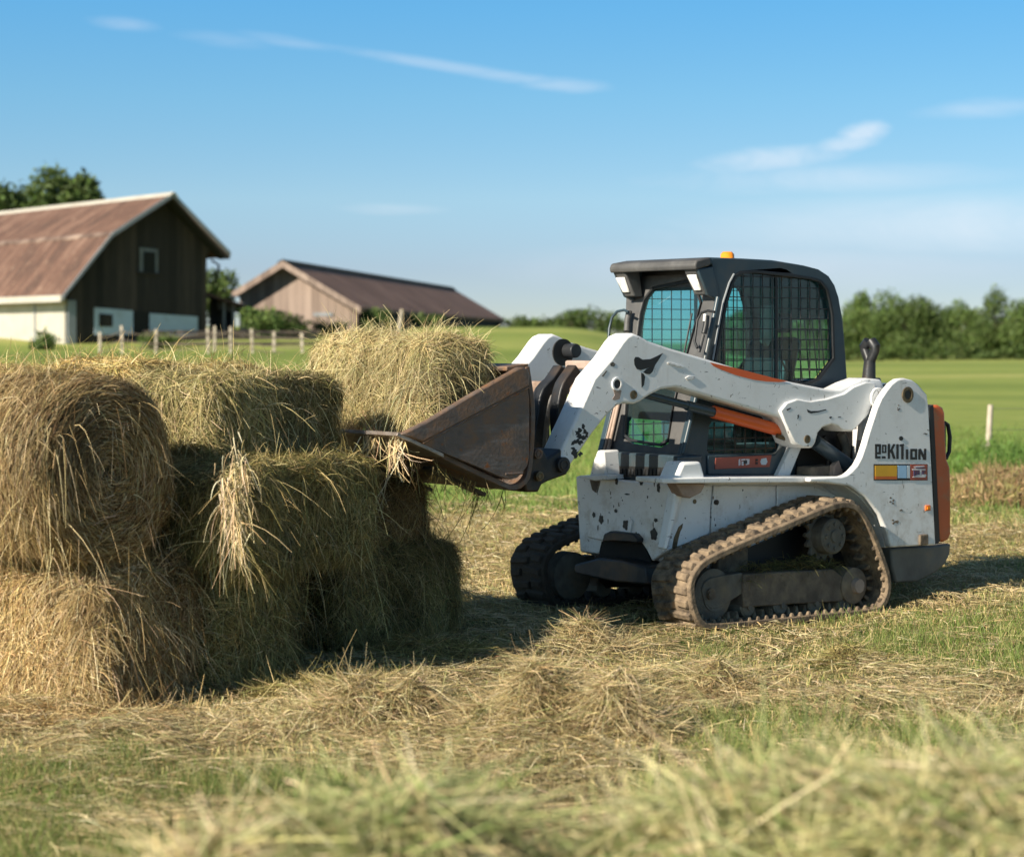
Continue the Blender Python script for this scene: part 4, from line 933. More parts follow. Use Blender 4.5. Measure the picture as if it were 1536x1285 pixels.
for k in range(120):
    if k < 34: X, Y = 2.98+rng.normal(0, .02), rng.uniform(.45, .78)
    else: X, Y = rng.uniform(2.12, 2.7), rng.uniform(-.6, .78)
    w = np.array([*mpt(X, Y), tops(X)-.012])-root; n = 1 if k >= 34 else 3
    if k >= 34 and rng.random() < .35: n = 6
    P = np.repeat(w[None], n, 0)+rng.normal(0, .014, (n, 3)); D = np.array([0, 0, -1.])+rng.normal(0, .35, (n, 3)); Ls = rng.gamma(3, .045, n)+.03
    rb.add(P, D, Ls, .0055*rng.uniform(.6, 1.2, n), rng.normal(0, .35, (n, 3))*Ls[:, None], palette(n, PALE if k < 34 else OLIV_SHADE, (1,)*(4 if k < 34 else 6), .15, rng), 4, .5, None, rng)
o = rb.build('hanging_wisps', MT['hay']); o.location = root; tag(o, 'loose wisps of hay hanging beneath the raised bucket', 'hay', kind='stuff')
# chaff caught on the track frame
rb = Rib(); rng = np.random.default_rng(60); n = 900; X = rng.uniform(-.45, .42, n); Y = rng.uniform(.60, .74, n)
zt = np.interp(X, [-.5, -.3, .1, .45], [.27, .275, .255, .245])+rng.uniform(0, .05, n)*(1+.8*(np.abs(X) < .3))
P = np.stack([X0-CY*X+SY*Y, Y0-SY*X-CY*Y, zt], 1); root = P.mean(0)*np.array([1, 1, 0]); D = rng.normal(0, 1, (n, 3)); D[:, 2] = np.abs(D[:, 2])*.6
Ls = rng.gamma(4, .018, n)+.015; rb.add(P-root, D, Ls, .004, np.array([0, 0, -1.])*(Ls*.6)[:, None], palette(n, [(.14, .13, .05), (.22, .19, .08), (.10, .11, .04)], (1, 1, 1), .2, rng), 3, .5, None, rng)
o = rb.build('trapped_chaff', MT['grass']); o.location = root; tag(o, 'cut grass caught on top of the muddy track frame', 'cut grass', kind='stuff')

# ================================================================== GROUND
us = np.linspace(-1, 1, 341); xs = np.sign(us)*np.abs(us)**2.2
ds = np.concatenate([np.linspace(-12, 4, 8), np.geomspace(4.5, 30, 230), np.geomspace(30.5, 4500, 150)])
XX = xs[None]*(np.maximum(ds, 6)[:, None]*1.3+8); YY = np.repeat(ds[:, None], len(xs), 1); ZZ = gz(XX, YY)
V = np.stack([XX, YY, ZZ], -1).reshape(-1, 3); nr, nc = XX.shape
i, j = np.meshgrid(np.arange(nr-1), np.arange(nc-1), indexing='ij'); k = (i*nc+j).ravel()
o = arrays('ground', V, np.stack([k, k+1, k+nc+1, k+nc], 1), MT['ground']); tag(o, kind='structure')

def green_mask(x, y):
    m = .50*n2(x, y, .45, 21)+.32*n2(x, y, 1.3, 22)+.18*n2(x, y, 3.5, 23)
    a = x/np.maximum(y, 1)
    m = m+.13*sstep(.02, .2, a)*sstep(7, 9, y)+.20*sstep(-.12, -.24, a)*(1-sstep(7.2, 9, y))-.12*np.exp(-((a+.02)/.10)**2)*(1-sstep(9.8, 11.5, y))+.22*np.exp(-((x-1.05)/.45)**2-((y-10.9)/.45)**2)
    return sstep(.465, .62, m)
def blocked(x, y):      # keep blades out of the bale footprints
    b = np.zeros(len(x), bool)
    for c, l, w in ((cB, .62, 1.1), (cE, .58, .95), (cF, .98, .6)):
        u = (x-c[0])*TV[0]+(y-c[1])*TV[1]; v = (x-c[0])*NV[0]+(y-c[1])*NV[1]; b |= (np.abs(u) < l/2) & (np.abs(v) < w/2)
    X = -CY*(x-X0)-SY*(y-Y0); Yl = SY*(x-X0)-CY*(y-Y0)
    b |= (X > -.75) & (X < .9) & (np.abs(Yl) > .48) & (np.abs(Yl) < .88)
    return b
def field_pts(n, y0, y1, rng, p=1.6):
    u = rng.random(n); y = (y0**(1-p)+(y1**(1-p)-y0**(1-p))*u)**(1/(1-p)); x = rng.uniform(-.29, .29, n)*y
    k = ~blocked(x, y); return x[k], y[k]
GRN = [(.13, .20, .04), (.19, .26, .06), (.10, .15, .03), (.31, .33, .11), (.48, .42, .19)]
rng = np.random.default_rng(70); rb = Rib()
x, y = field_pts(330000, 5.4, 22., rng); g = green_mask(x, y); keep = rng.random(len(x)) < np.clip(g*1.0+.10, 0, 1); x, y, g = x[keep], y[keep], g[keep]; n = len(x)
P = np.stack([x, y, gz(x, y)-.005], 1); D = np.stack([rng.normal(0, .34, n), rng.normal(0, .34, n), np.ones(n)], 1)
L = (.022+.05*rng.random(n)**1.5)*(.55+.85*g)*(1+.7*(n2(x, y, 2.1, 33) > .62)); sc = np.clip(y/10, .8, 2.2)
rb.add(P, D, L, .0040*sc*rng.uniform(.6, 1.2, n), rng.normal(0, .30, (n, 3))*L[:, None]*np.array([1, 1, .2]), palette(n, GRN, (4, 4, 3, 3, 2.2), .2, rng)*(.8+.4*n2(x, y, 1.7, 35)[:, None]), 2, .8, None, rng)
# farther tussocks beyond the mown strip
x, y = field_pts(60000, 21., 46., rng, 1.3); n = len(x); P = np.stack([x, y, gz(x, y)-.01], 1)
L = .04+.09*rng.random(n)**2*(.4+1.2*n2(x, y, .6, 37)); rb.add(P, np.stack([rng.normal(0, .4, n), rng.normal(0, .3, n), np.ones(n)], 1), L, .016*rng.uniform(.6, 1.3, n), rng.normal(0, .25, (n, 3))*L[:, None], palette(n, [(.12, .20, .04), (.18, .27, .06), (.23, .30, .08)], (3, 3, 1), .18, rng), 1, .8, None, rng)
o = rb.build('grass', MT['grass']); tag(o, 'short green grass growing through the mown field', 'grass', kind='stuff')
# cut hay lying on the ground
rb = Rib(); rng = np.random.default_rng(71)
x, y = field_pts(330000, 5.4, 22.5, rng); g = green_mask(x, y); keep = rng.random(len(x)) < np.clip(1.0-.62*g, .38, 1); x, y, g = x[keep], y[keep], g[keep]; n = len(x)
hump = .17*np.maximum(n2(x, y*.8, 1.7, 41)-.45, 0)*(1-.6*g)+.10*np.maximum(n2(x, y, 5, 42)-.5, 0)
P = np.stack([x, y, gz(x, y)+hump+rng.uniform(0, .022, n)], 1)
ang = rng.uniform(0, 2*math.pi, n)+0; flow = (n2(x, y, .9, 44)-.5)*5; mixd = rng.random(n) < .55; ang = np.where(mixd, flow+rng.normal(0, .5, n), ang)
D = np.stack([np.cos(ang), np.sin(ang), rng.normal(.05, .14, n)], 1); L = rng.gamma(3.5, .020, n)+.02; sc = np.clip(y/10, .8, 2.)
rb.add(P, D, L, .0042*sc*rng.uniform(.5, 1.3, n), np.stack([rng.normal(0, .2, n), rng.normal(0, .2, n), -np.abs(rng.normal(.2, .15, n))], 1)*L[:, None],
       palette(n, [(.49, .385, .20), (.60, .49, .285), (.37, .28, .13), (.28, .27, .11), (.21, .15, .07), (.70, .59, .38)], (4, 3, 3, 2.2, 1.4, 1.), .17, rng)*(.75+.5*n2(x, y, 1.2, 45)[:, None]), 3, .6, np.stack([rng.normal(0, .5, n), rng.normal(0, .5, n), np.ones(n)], 1), rng)
# stubble standing in the tan strip
x, y = field_pts(90000, 8., 22.5, rng); keep = rng.random(len(x)) < .25+.75*sstep(12, 15, y); x, y = x[keep], y[keep]; n = len(x); P = np.stack([x, y, gz(x, y)-.004], 1)
L = .02+.035*rng.random(n); rb.add(P, np.stack([rng.normal(0, .25, n), rng.normal(0, .25, n), np.ones(n)], 1), L, .0065*rng.uniform(.6, 1.2, n), rng.normal(0, .2, (n, 3))*L[:, None], palette(n, [(.55, .43, .21), (.45, .35, .15), (.33, .31, .11)], (2, 2, 1), .18, rng), 1, .5, None, rng)
o = rb.build('cut_hay', MT['hay']); tag(o, 'dry cut hay strewn flat over the mown field', 'hay', kind='stuff')

# ---- separate little heaps of hay
LIT = [(.49, .385, .20), (.60, .49, .285), (.37, .28, .13), (.28, .27, .11), (.21, .15, .07), (.70, .59, .38)]
def heap(label, px, py, rx, ry, h, n, cols=LIT, wts=(4, 3, 3, 2.2, 1.4, 1.), seed=80, Ls=.017, wd=.0036, cat='hay heap', name='hay_heap', d=None, group='small heaps of loose hay on the field', lift=.25, amp=1., pw=1.):
    n = int(n*1.5); rng = np.random.default_rng(seed); d = d or 1.69*FPX/(py-HOR); cx, cy = W(px, d); rb = Rib(); m = 30
    r = np.linspace(0, 1, 12); a = np.linspace(0, 2*math.pi, m, endpoint=False)
    def hz(x, y):
        rr = np.sqrt((x/rx)**2+(y/ry)**2); q = 2.2*(n2(x+cx, y+cy, 1.7/rx, seed)-.5)+1.1*(n2(x+cx, y+cy, 4.5/rx, seed+2)-.5)
        q = q*amp; return h*np.clip(1-rr**2*(1+.3*q), 0, 1)**pw*np.clip(1+.9*q, .15, 2)+.018*(n2(x+cx, y+cy, 16, seed+1)-.5)*(rr < 1)
    X = (r[:, None]*np.cos(a)*rx).ravel(); Y = (r[:, None]*np.sin(a)*ry).ravel(); V = np.stack([X, Y, gz(X+cx, Y+cy)+hz(X, Y)-.02], 1)
    i, j = np.meshgrid(np.arange(11), np.arange(m), indexing='ij'); k0 = (i*m+j).ravel(); k1 = (i*m+(j+1) % m).ravel()
    rb.mesh(V, np.stack([k0, k1, k1+m, k0+m], 1), palette(len(V), [(.13, .095, .04), (.17, .125, .055)], (1, 1), .2, rng))
    a = rng.uniform(0, 2*math.pi, n); rr = np.sqrt(rng.random(n))*1.08; x = np.cos(a)*rr*rx; y = np.sin(a)*rr*ry
    P = np.stack([x, y, gz(x+cx, y+cy)+hz(x, y)+rng.uniform(-.02, .012, n)], 1)
    out = np.stack([np.cos(a), np.sin(a), np.zeros(n)], 1); D = rng.normal(0, 1, (n, 3))*np.array([1, 1, .30])+out*.30+np.array([0, 0, lift*.45]); L = np.minimum(rng.gamma(4, Ls, n), Ls*5.6)+.03; Dn = D/np.linalg.norm(D, axis=1, keepdims=True); kk = P[:, 2]+Dn[:, 2]*L < h*1.12+.13; P, D, L = P[kk], D[kk], L[kk]; n = len(P)
    rb.add(P, D, L, wd*rng.uniform(.5, 1.3, n), np.array([0, 0, -1.])*(L*rng.uniform(.1, .7, n))[:, None]+rng.normal(0, .5, (n, 3))*L[:, None], palette(n, cols, wts, .18, rng), 5, .6, None, rng)
    zb = gz1(cx, cy)
    o = rb.build(name, MT['hay']); me = o.data
    o.location = (cx, cy, 0); return tag(o, label, cat, group)
heap('low sunlit heap of loose hay, left of the dark tangled heap', 560, 1088, .42, .26, .19, 8000, seed=81)
heap('dark tangled heap of hay in the middle of the field before the loader', 790, 1098, .32, .20, .27, 8000, seed=82)
heap('small dark clump of hay just right of the dark tangled heap', 935, 1108, .24, .12, .18, 3600, seed=83)
heap('small sunlit heap of hay at the edge of the shadow below the loader bucket', 885, 978, .24, .22, .11, 3600, seed=84)
heap('fallen hay along the foot of the ragged straw bale', 100, 1082, .62, .22, .05, 4200, cols=WARM, seed=85)
heap('brownish knot of hay on the grass before the loader track', 1085, 1042, .20, .16, .11, 1800, seed=86)
heap('greenish hay scattered at the foot of the shaded olive bale', 480, 1040, .42, .2, .05, 2600, cols=OLIV_SHADE, seed=87)
heap('shaded hay fallen beside the low shaggy bale toward the loader', 660, 985, .40, .25, .06, 2200, cols=OLIV_SHADE, seed=88)
heap('small grassy tussock of hay on the right half of the field', 1275, 1000, .18, .14, .06, 1400, cols=OLIV_SHADE, seed=89)
heap('flattened hay heap between the ragged bale and the low heap', 380, 1105, .42, .26, .06, 3200, seed=90)
heap('thin patch of hay near the right edge of the field', 1480, 1075, .30, .2, .05, 1600, seed=91)
# ---- big near windrows, out of focus
GT = [(.50, .44, .22), (.60, .52, .29), (.40, .40, .18), (.28, .33, .12), (.19, .24, .08), (.70, .61, .40)]
heap('long blurred windrow of greenish hay across the right foreground', 1350, 0, 1.10, .60, .69, 40000, cols=GT, wts=(3, 3, 3, 3, 2, 2), seed=95, Ls=.024, wd=.0066, name='hay_windrow', cat='hay windrow', d=4.5, group=None, lift=.35, amp=.45, pw=.55)
heap('dark blurred hump of hay at the bottom edge left of centre', 590, 0, .36, .40, .57, 16000, cols=GT, wts=(2, 2, 3, 3, 3, 1), seed=96, Ls=.026, wd=.0065, name='hay_windrow', cat='hay windrow', d=4.5, group=None, lift=.35, amp=.45, pw=.55)
heap('blurred pale hay bunch at the bottom edge in the left third', 310, 0, .20, .28, .58, 5200, cols=[(.55, .45, .25), (.6, .52, .31), (.45, .38, .18), (.2, .26, .08)], wts=(3, 3, 2, 1), seed=97, Ls=.024, wd=.0065, name='hay_windrow', cat='hay windrow', d=4.5, group=None, lift=.6, amp=.3, pw=.7)
# ================================================================== BACKGROUND
def crown_leaves(rb, c, rad, n, size, cols, seed, blobs=9, flat=.8, wts=None):
    rng = np.random.default_rng(seed); c = np.array(c); rad = np.array(rad)
    bc = rng.normal(size=(blobs, 3)); bc /= np.linalg.norm(bc, axis=1, keepdims=True); bc *= rng.uniform(.35, .72, (blobs, 1)); br = rng.uniform(.30, .52, blobs)
    k = rng.integers(0, blobs, n); d = rng.normal(size=(n, 3)); d /= np.linalg.norm(d, axis=1, keepdims=True); r = rng.random(n)**.28
    p = bc[k]+d*(br[k]*r)[:, None]; p = p*(1+.12*rng.normal(size=(n, 1))*.5); P = c+p*rad
    D = rng.normal(size=(n, 3))+d*.35; L = size*rng.uniform(.6, 1.5, n)
    rb.add(P, D, L, L*rng.uniform(.55, .85, n), rng.normal(0, .2, (n, 3))*L[:, None], palette(n, cols, wts or (1,)*len(cols), .22, rng), 2, .55, d+rng.normal(0, .8, (n, 3)), rng)
LEAF = [(.065, .10, .026), (.085, .13, .032), (.05, .08, .022), (.11, .155, .045)]
def tree(name, label, x, y, h, wd, seed, n=3200, size=.42, cols=LEAF, trunk=.28, cat='tree', group=None, base=None, limbs=4, low=.18):
    z0 = gz1(x, y)-.1 if base is None else base; t = empty(name, (x, y, z0)); tag(t, label, cat, group); rr = random.Random(seed)
    bm = BM(); r = h*.022; tube(bm, [(0, 0, -.2), (.02*h, 0, h*trunk), (.0, .02*h, h*.6), (0, 0, h*.85)], [r*1.25, r, r*.6, r*.2], 8)
    for k in range(limbs):
        a = rr.uniform(0, 6.28); zz = h*rr.uniform(.25, .5); tube(bm, [(0, 0, zz), (math.cos(a)*wd*.2, math.sin(a)*wd*.2, zz+h*.12), (math.cos(a)*wd*.36, math.sin(a)*wd*.36, zz+h*.28)], [r*.5, r*.35, r*.12], 6)
    part('trunk', bm, MT['bark'], t)
    rb = Rib(); crown_leaves(rb, (0, 0, h*(low+(1-low)*.5)), (wd*.56, wd*.56, h*(1-low)*.56), n, size, cols, seed, 12)
    rb.build('crown', MT['leaf'], t); return t
def bush(label, x, y, h, wd, seed, n=1500, size=.16, cols=LEAF, z=None, group='bushes beside the barns'):
    rb = Rib(); crown_leaves(rb, (0, 0, h*.42), (wd*.55, wd*.45, h*.58), n, size, cols, seed, 10)
    rng = np.random.default_rng(seed); m = 14; P = rng.normal(0, .12, (m, 3))*np.array([wd, wd, 0]); rb.add(P, np.stack([rng.normal(0, .4, m), rng.normal(0, .4, m), np.ones(m)], 1), h*.7, .05, np.zeros((m, 3)), palette(m, [(.08, .06, .04)], (1,), .1, rng), 2)
    o = rb.build('bush', MT['leaf']); o.location = (x, y, gz1(x, y) if z is None else z); return tag(o, label, 'bush', group)

# ---- left barn: gable frame at 122 m, ridge running back and to the left
def frame(px, d, ang):        # local x along the gable (to the right), local y back along the ridge
    x, y = W(px, d); return (x, y), ang
class Plane:                  # vertical plane through (x,y) with direction (ux,uy); px -> (s, z)
    def __init__(s, px, d, ang): s.o = np.array(W(px, d)); s.u = np.array([math.cos(ang), math.sin(ang)]); s.ang = ang
    def at(s, p):
        k = (p[0]-768)/FPX; t = (s.o[1]*s.u[0]-s.o[0]*s.u[1])/(s.u[0]-k*s.u[1])*1.0
        # solve o + a u = (k t, t)
        A = np.array([[s.u[0], -k], [s.u[1], -1.]]); a, t = np.linalg.solve(A, -s.o); return (a, CAMZ+(HOR-p[1])/FPX*t)
BA = R(38); b1 = Plane(103, 118., BA)
zb = b1.at((103, 500))[1]-.6
barn = empty('barn', (*b1.o, 0), BA); tag(barn, 'old dark wooden barn with rusty brown gambrel roof and whitewashed side wall', 'barn')
def B(pts): return [b1.at(p) for p in pts]
gab = B([(103,445),(172,352),(258,296),(318,376),(310,382),(310,500)]); gab = [(gab[0][0], zb)]+gab[:5]+[(gab[5][0], zb)]
BL = 30.
bm = BM(); prism(bm, gab, 'Y', 0, .25); wl = part('gable_wall', bm, MT['barndark'], barn)
bm = BM(); prism(bm, [(p[0], p[1]-.05) for p in gab[:1]]+[(p[0]+(.2 if i < 2 else -.2), p[1]-.25) for i, p in enumerate(gab[1:6])]+[gab[6]], 'Y', BL, BL+.2); part('rear_wall', bm, MT['barndark'], barn)
bm = BM(); prism(bm, [(gab[0][0]-.10, zb), (gab[0][0]+.15, zb), (gab[0][0]+.15, gab[1][1]), (gab[0][0]-.10, gab[1][1]-.1)], 'Y', .26, BL); lw = part('side_wall', bm, MT['whitewall'], barn)
bm = BM(); prism(bm, [(gab[5][0]-.15, zb), (gab[5][0]+.1, zb), (gab[5][0]+.1, gab[4][1]), (gab[5][0]-.15, gab[4][1])], 'Y', .26, BL); part('side_wall', bm, MT['barndark'], barn)
b1r = Plane(103, 118., BA); b1r.o = b1.o-np.array([-math.sin(BA), math.cos(BA)])*1.3; rfp = [b1r.at(p) for p in ((94,443),(168,350),(259,290),(345,379))]
up = [(rfp[0][0], rfp[0][1]), (rfp[1][0], rfp[1][1]), (rfp[2][0], rfp[2][1]), (rfp[3][0], rfp[3][1])]
def lower(P, d): return [(p[0], p[1]-d) for p in P]
poly = up+lower(up, .28)[::-1]
bm = BM(); prism(bm, poly, 'Y', -1.3, BL+.8); rf = part('roof', bm, MT['roofred'], barn)
bm = BM(); prism(bm, lower(up, .285)+lower(up, .36)[::-1], 'Y', -1.29, -.02); part('soffit', bm, MT['dark'], rf)
bm = BM(); prism(bm, [(p[0], p[1]+.04) for p in up]+lower(up, .20)[::-1], 'Y', -1.40, -1.305); part('bargeboard', bm, MT['trim'], rf)
bm = BM(); q = up[2]; prism(bm, [(q[0]-.26, q[1]-.17), (q[0], q[1]+.01), (q[0]+.25, q[1]-.24), (q[0]+.25, q[1]-.15), (q[0], q[1]+.08), (q[0]-.26, q[1]-.10)], 'Y', -1.5, BL+.9); part('ridge_cap', bm, MT['whitewall'], rf)
bm = BM(); q = up[1]; prism(bm, [(q[0]-.16, q[1]-.12), (q[0]+.02, q[1]+.035), (q[0]+.35, q[1]+.20), (q[0]+.02, q[1]+.01), (q[0]-.14, q[1]-.17)], 'Y', -1.32, BL+.8); part('roof_lap', bm, MT['lap'], rf)
bm = BM(); q = up[0]; prism(bm, [(q[0]-.12, q[1]-.34), (q[0]+.05, q[1]-.34), (q[0]+.05, q[1]+.03), (q[0]-.12, q[1]+.0)], 'Y', -1.3, BL+.8); part('gutter', bm, MT['whitewall'], rf)
bm = BM(); q = gab[0]; box(bm, (q[0]+.15, -.06, (zb+gab[1][1])/2-.1), (.5, .1, gab[1][1]-zb-.2)); part('corner_board', bm, MT['trim'], barn)
def gpanel(pts, y0, y1, mat, name, par=None): bm = BM(); prism(bm, B(pts), 'Y', y0, y1); return part(name, bm, MT[mat], par or barn)
gpanel([(141,461),(199,466),(199,502),(141,502)], -.05, .02, 'bluewall', 'lower_panel'); gpanel([(224,470),(296,475),(296,503),(224,503)], -.05, .02, 'bluewall', 'lower_panel')
gpanel([(200,466),(223,468),(223,503),(200,503)], -.03, .02, 'dark', 'doorway'); gpanel([(148,470),(168,472),(168,490),(148,490)], -.09, -.04, 'barndark', 'window')
fr = gpanel([(209,371),(236,374),(236,410),(209,408)], -.07, .02, 'frame', 'window'); gpanel([(214,377),(232,379),(232,410),(214,408)], -.10, -.06, 'dark', 'pane', fr)
gpanel([(205,408),(240,410),(240,413),(205,411)], -.15, .0, 'barndark', 'sill', fr)
q = b1.at((312, 390)); bm = BM(); tube(bm, [(q[0]+.1, -.2, q[1]), (q[0]+.5, -.4, q[1]-.3), (q[0]+.25, -.3, q[1]-1.4)], .07, 6); part('downpipe', bm, MT['dark'], barn)
# sunlit posts of the white side wall (doors)
for k in range(4):
    bm = BM(); box(bm, (gab[0][0]-.13, 4+k*6.5, (zb+gab[1][1])/2-.15), (.06, .18, gab[1][1]-zb-.5)); part('door_post', bm, MT['trim'], lw)
# ---- lean-to shed between the barns
b3 = Plane(314, 128., R(8)); shed = empty('lean_to_shed', (*b3.o, 0), R(8)); tag(shed, 'small open shed with dark sloping roof between the two barns', 'shed')
pz = b3.at((330, 500))[1]-1; sp = lambda p: b3.at(p)
P4 = [sp((308,438)), sp((374,460)), sp((374,464)), sp((308,443))]
bm = BM(); prism(bm, P4, 'Y', -1.2, 5.); part('roof', bm, MT['roofbrown'], shed)
bm = BM(); prism(bm, [(sp((314,443))[0], pz), (sp((352,455))[0], pz), sp((352,455)), sp((314,444))], 'Y', .8, 4.8); part('back_wall', bm, MT['barndark'], shed)
for p in (336, 350, 364):
    a = sp((p, 452)); bm = BM(); box(bm, (a[0], -.6, (a[1]+pz)/2-.1), (.16, .16, a[1]-pz+.1)); part('post', bm, MT['post'], shed)
bm = BM(); prism(bm, [sp((326,446)), sp((360,458)), sp((360,470)), sp((326,464))], 'Y', -.2, -.1); part('rail_board', bm, MT['fenceboard'], shed)
# ---- right barn
B2A = math.atan2(*( -.132, 1.)[::1]) if False else R(-7.5); b2 = Plane(352, 136., B2A); zb2 = 2.0
bn = empty('barn', (*b2.o, 0), B2A); tag(bn, 'long low barn with weathered pinkish gable and plain dark brown roof', 'barn')
def C2(pts): return [b2.at(p) for p in pts]
g2 = C2([(360,436),(424,397),(536,461)]); BL2 = 66.
bm = BM(); prism(bm, [(g2[0][0], zb2), g2[0], g2[1], g2[2], (g2[2][0], zb2)], 'Y', 0, .25); gw = part('gable_wall', bm, MT['barnpale'], bn)
bm = BM(); prism(bm, [(g2[0][0], zb2), g2[0], g2[1], g2[2], (g2[2][0], zb2)], 'Y', BL2, BL2+.2); part('rear_wall', bm, MT['barnpale'], bn)
for a in (g2[0], g2[2]):
    bm = BM(); box(bm, (a[0], BL2/2, (zb2+a[1])/2-.1), (.2, BL2-.6, a[1]-zb2-.2)); part('side_wall', bm, MT['barndark'], bn)
b2r = Plane(352, 136., B2A); b2r.o = b2.o-np.array([-math.sin(B2A), math.cos(B2A)])*.9; u2 = [b2r.at(p) for p in ((348,439),(424,391.5),(541,461))]; bm = BM(); prism(bm, u2+lower(u2, .24)[::-1], 'Y', -.9, BL2+.6); rf2 = part('roof', bm, MT['roofbrown'], bn)
bm = BM(); prism(bm, [(p[0], p[1]+.03) for p in u2]+lower(u2, .40)[::-1], 'Y', -.98, -.905); part('bargeboard', bm, MT['barnpale'], rf2)
bm = BM(); q = u2[1]; prism(bm, [(q[0]-.35, q[1]-.2), (q[0], q[1]+.02), (q[0]+.35, q[1]-.2), (q[0]+.35, q[1]-.08), (q[0], q[1]+.12), (q[0]-.35, q[1]-.08)], 'Y', -.95, BL2+.6); part('ridge_cap', bm, MT['dark'], rf2)
bm = BM(); prism(bm, C2([(470,469),(499,469),(499,474),(470,474)]), 'Y', -.08, .02); part('lintel', bm, MT['trim'], gw)
bm = BM(); prism(bm, C2([(468,474),(492,474),(492,500),(468,500)]), 'Y', -.05, .02); part('barn_door', bm, MT['barnpale'], gw)
# ---- trees
tree('broadleaf_tree', 'tall leafy tree with rounded crown rising behind the dark barn roof', *W(104, 172.), 13.6, 7.2, 201, 11000, .34, group=None, trunk=.35, low=.30)
tree('broadleaf_tree', 'wide darker tree behind the dark barn, cut by the left edge', *W(14, 176.), 12.3, 8.0, 202, 11000, .34, group=None, trunk=.35, low=.2)
tree('broadleaf_tree', 'small round tree showing above the open shed between the barns', *W(328, 190.), 5.2, 4.0, 203, 1500, .34, group=None, low=.1)
rr = random.Random(9); k = 0
LBLS = {}
ROW = [(1105,300,6.6,6.2),(1165,318,7.4,7.),(1225,305,7.6,6.4),(1287,330,9.2,8.),(1335,322,9.0,7.),(1372,300,8.1,8.4),(1420,345,7.6,6.),(1452,330,8.2,6.5),(1492,318,8.6,8.2),(1540,310,8.3,8.),(1600,320,8.9,8.)]
TL = ['far wood tree seen only through the front of the cab', 'far wood tree seen only through the middle of the side window', 'far wood tree seen only through the rear pane of the cab', 'tree of the far wood just right of the loader cab', 'paler tree second from the cab in the far wood',
      'broad rounded tree with the smooth dome in the far wood', 'short tree filling the dip in the far wood', 'tree on the right flank of the dip in the far wood', 'bulky tree near the right edge of the far wood', 'far wood tree cut by the right edge of the photo', 'far wood tree beyond the right edge']
for (px, d, h, wd), lb in zip(ROW, TL):
    col = [tuple(v*s for v in c) for s in [rr.uniform(.95, 1.55)] for c in LEAF]
    tree('wood_tree', lb, *W(px, d), h*1.10, wd*1.0, 300+k, 7500, .30, cols=col, group='trees of the far wood', trunk=.2, low=.02); k += 1
    tree('wood_tree', 'dim tree half hidden behind the front row of the far wood', *W(px+rr.uniform(18, 34), d+14), h*.74, wd*.9, 340+k, 2600, .40, cols=LEAF, group='inner trees of the far wood', trunk=.2, low=.0)
# low scrub at the foot of the wood
for q in range(12):
    x, y = W(1080+q*46, 296+rr.uniform(-4, 4)); bush('low scrub along the foot of the far wood', x, y, rr.uniform(1.8, 3.0), rr.uniform(5, 8), 400+q, 900, .28, group='scrub at the foot of the far wood')
for q, (px, h) in enumerate(((842,1.5),(860,2.0),(878,2.6),(895,2.4),(912,2.3),(932,2.2),(776,1.3),(795,1.2),(818,1.2))):
    x, y = W(px, 205+rr.uniform(-6, 6)); bush(['low hazy tree on the hill crest left of the cab', 'low dark bush on the hill crest by the long barn'][px < 830], x, y, h*1.05, 3.6, 420+q, 500, .24, z=gz1(x, y), group='small trees on the hill crest')
for q, (px, d, h, w, lb, cl) in enumerate(((388,124,2.2,3.2,'bright green bush left of the pinkish gable',1.5),(432,126,1.7,3.,'lower bush in front of the pinkish gable',1.1),(560,136,1.5,3.4,'bush at the right corner of the pinkish gable',1.1),(640,150,1.1,2.6,'small bush against the long barn wall',1.0),(65,112,1.0,1.6,'small olive bush in front of the whitewashed wall',1.3),(230,113,.9,2.6,'weedy bush before the pale blue barn panels',1.2),(498,132,1.0,2.8,'low bush by the pinkish gable door',.9))):
    x, y = W(px, d); bush(lb, x, y, h, w, 440+q, 1500 if h > 1.4 else 800, .15, cols=[tuple(v*cl for v in c) for c in LEAF])
# ---- fence in front of the barns, and the field posts
fp = [(150,498,524,.6),(183,488,514,1),(234,494,526,1),(312,492,530,1),(322,489,526,1),(346,490,531,1),(378,493,530,1),(411,497,529,1),(453,499,532,1)]
fence = empty('paddock_fence', (*W(300, 106.), 0)); tag(fence, 'weathered post and rail fence in front of the two barns', 'fence'); fl = np.array(fence.location)
fpos = []
for px, yt, yb, s in fp:
    d = 106. if px != 322 else 109.; x, y = W(px, d); zt = WZ(yt, d); zg = gz1(x, y)-.2; bm = BM(); box(bm, (x-fl[0], y-fl[1], (zt+zg)/2), (.13, .12, zt-zg), Matrix.Rotation(random.uniform(-.04, .04), 3, 'Y')); part('fence_post', bm, MT['post'], fence, .01); fpos.append((x-fl[0], y-fl[1], zt))
fpos = [p for p in fpos if abs(p[1]) < 1]
for a, b in zip(fpos, fpos[1:]):
    for dz in (.30, .72, 1.0):
        bm = BM(); tube(bm, [(a[0], a[1]-.1, a[2]-dz), ((a[0]+b[0])/2, a[1]-.1, (a[2]+b[2])/2-dz-.06), (b[0], b[1]-.1, b[2]-dz)], .026, 6); part('rail', bm, MT['fenceboard'], fence)
fb = empty('board_fence', (*W(345, 116.), 0)); tag(fb, 'dark low plank fence behind the post and rail fence by the shed', 'fence')
for q, dz in enumerate((0, .42, .84)):
    bm = BM(); box(bm, (0, 0, gz1(*W(345, 116.))+.10+dz*.75), (9.5, .06, .17)); part('plank', bm, MT['barndark'], fb)
x, y = W(599, 128.); lp = empty('leaning_pole', (x, y, gz1(x, y))); bm = BM(); tube(bm, [(-.12, 0, -.3), (.16, 0, 1.62)], [.12, .10], 8); 
o = part('leaning_pole', bm, MT['post']); o.location = lp.location; bpy.data.objects.remove(lp); o.name = 'leaning_pole'; tag(o, 'bare wooden pole leaning slightly before the long barn', 'pole')
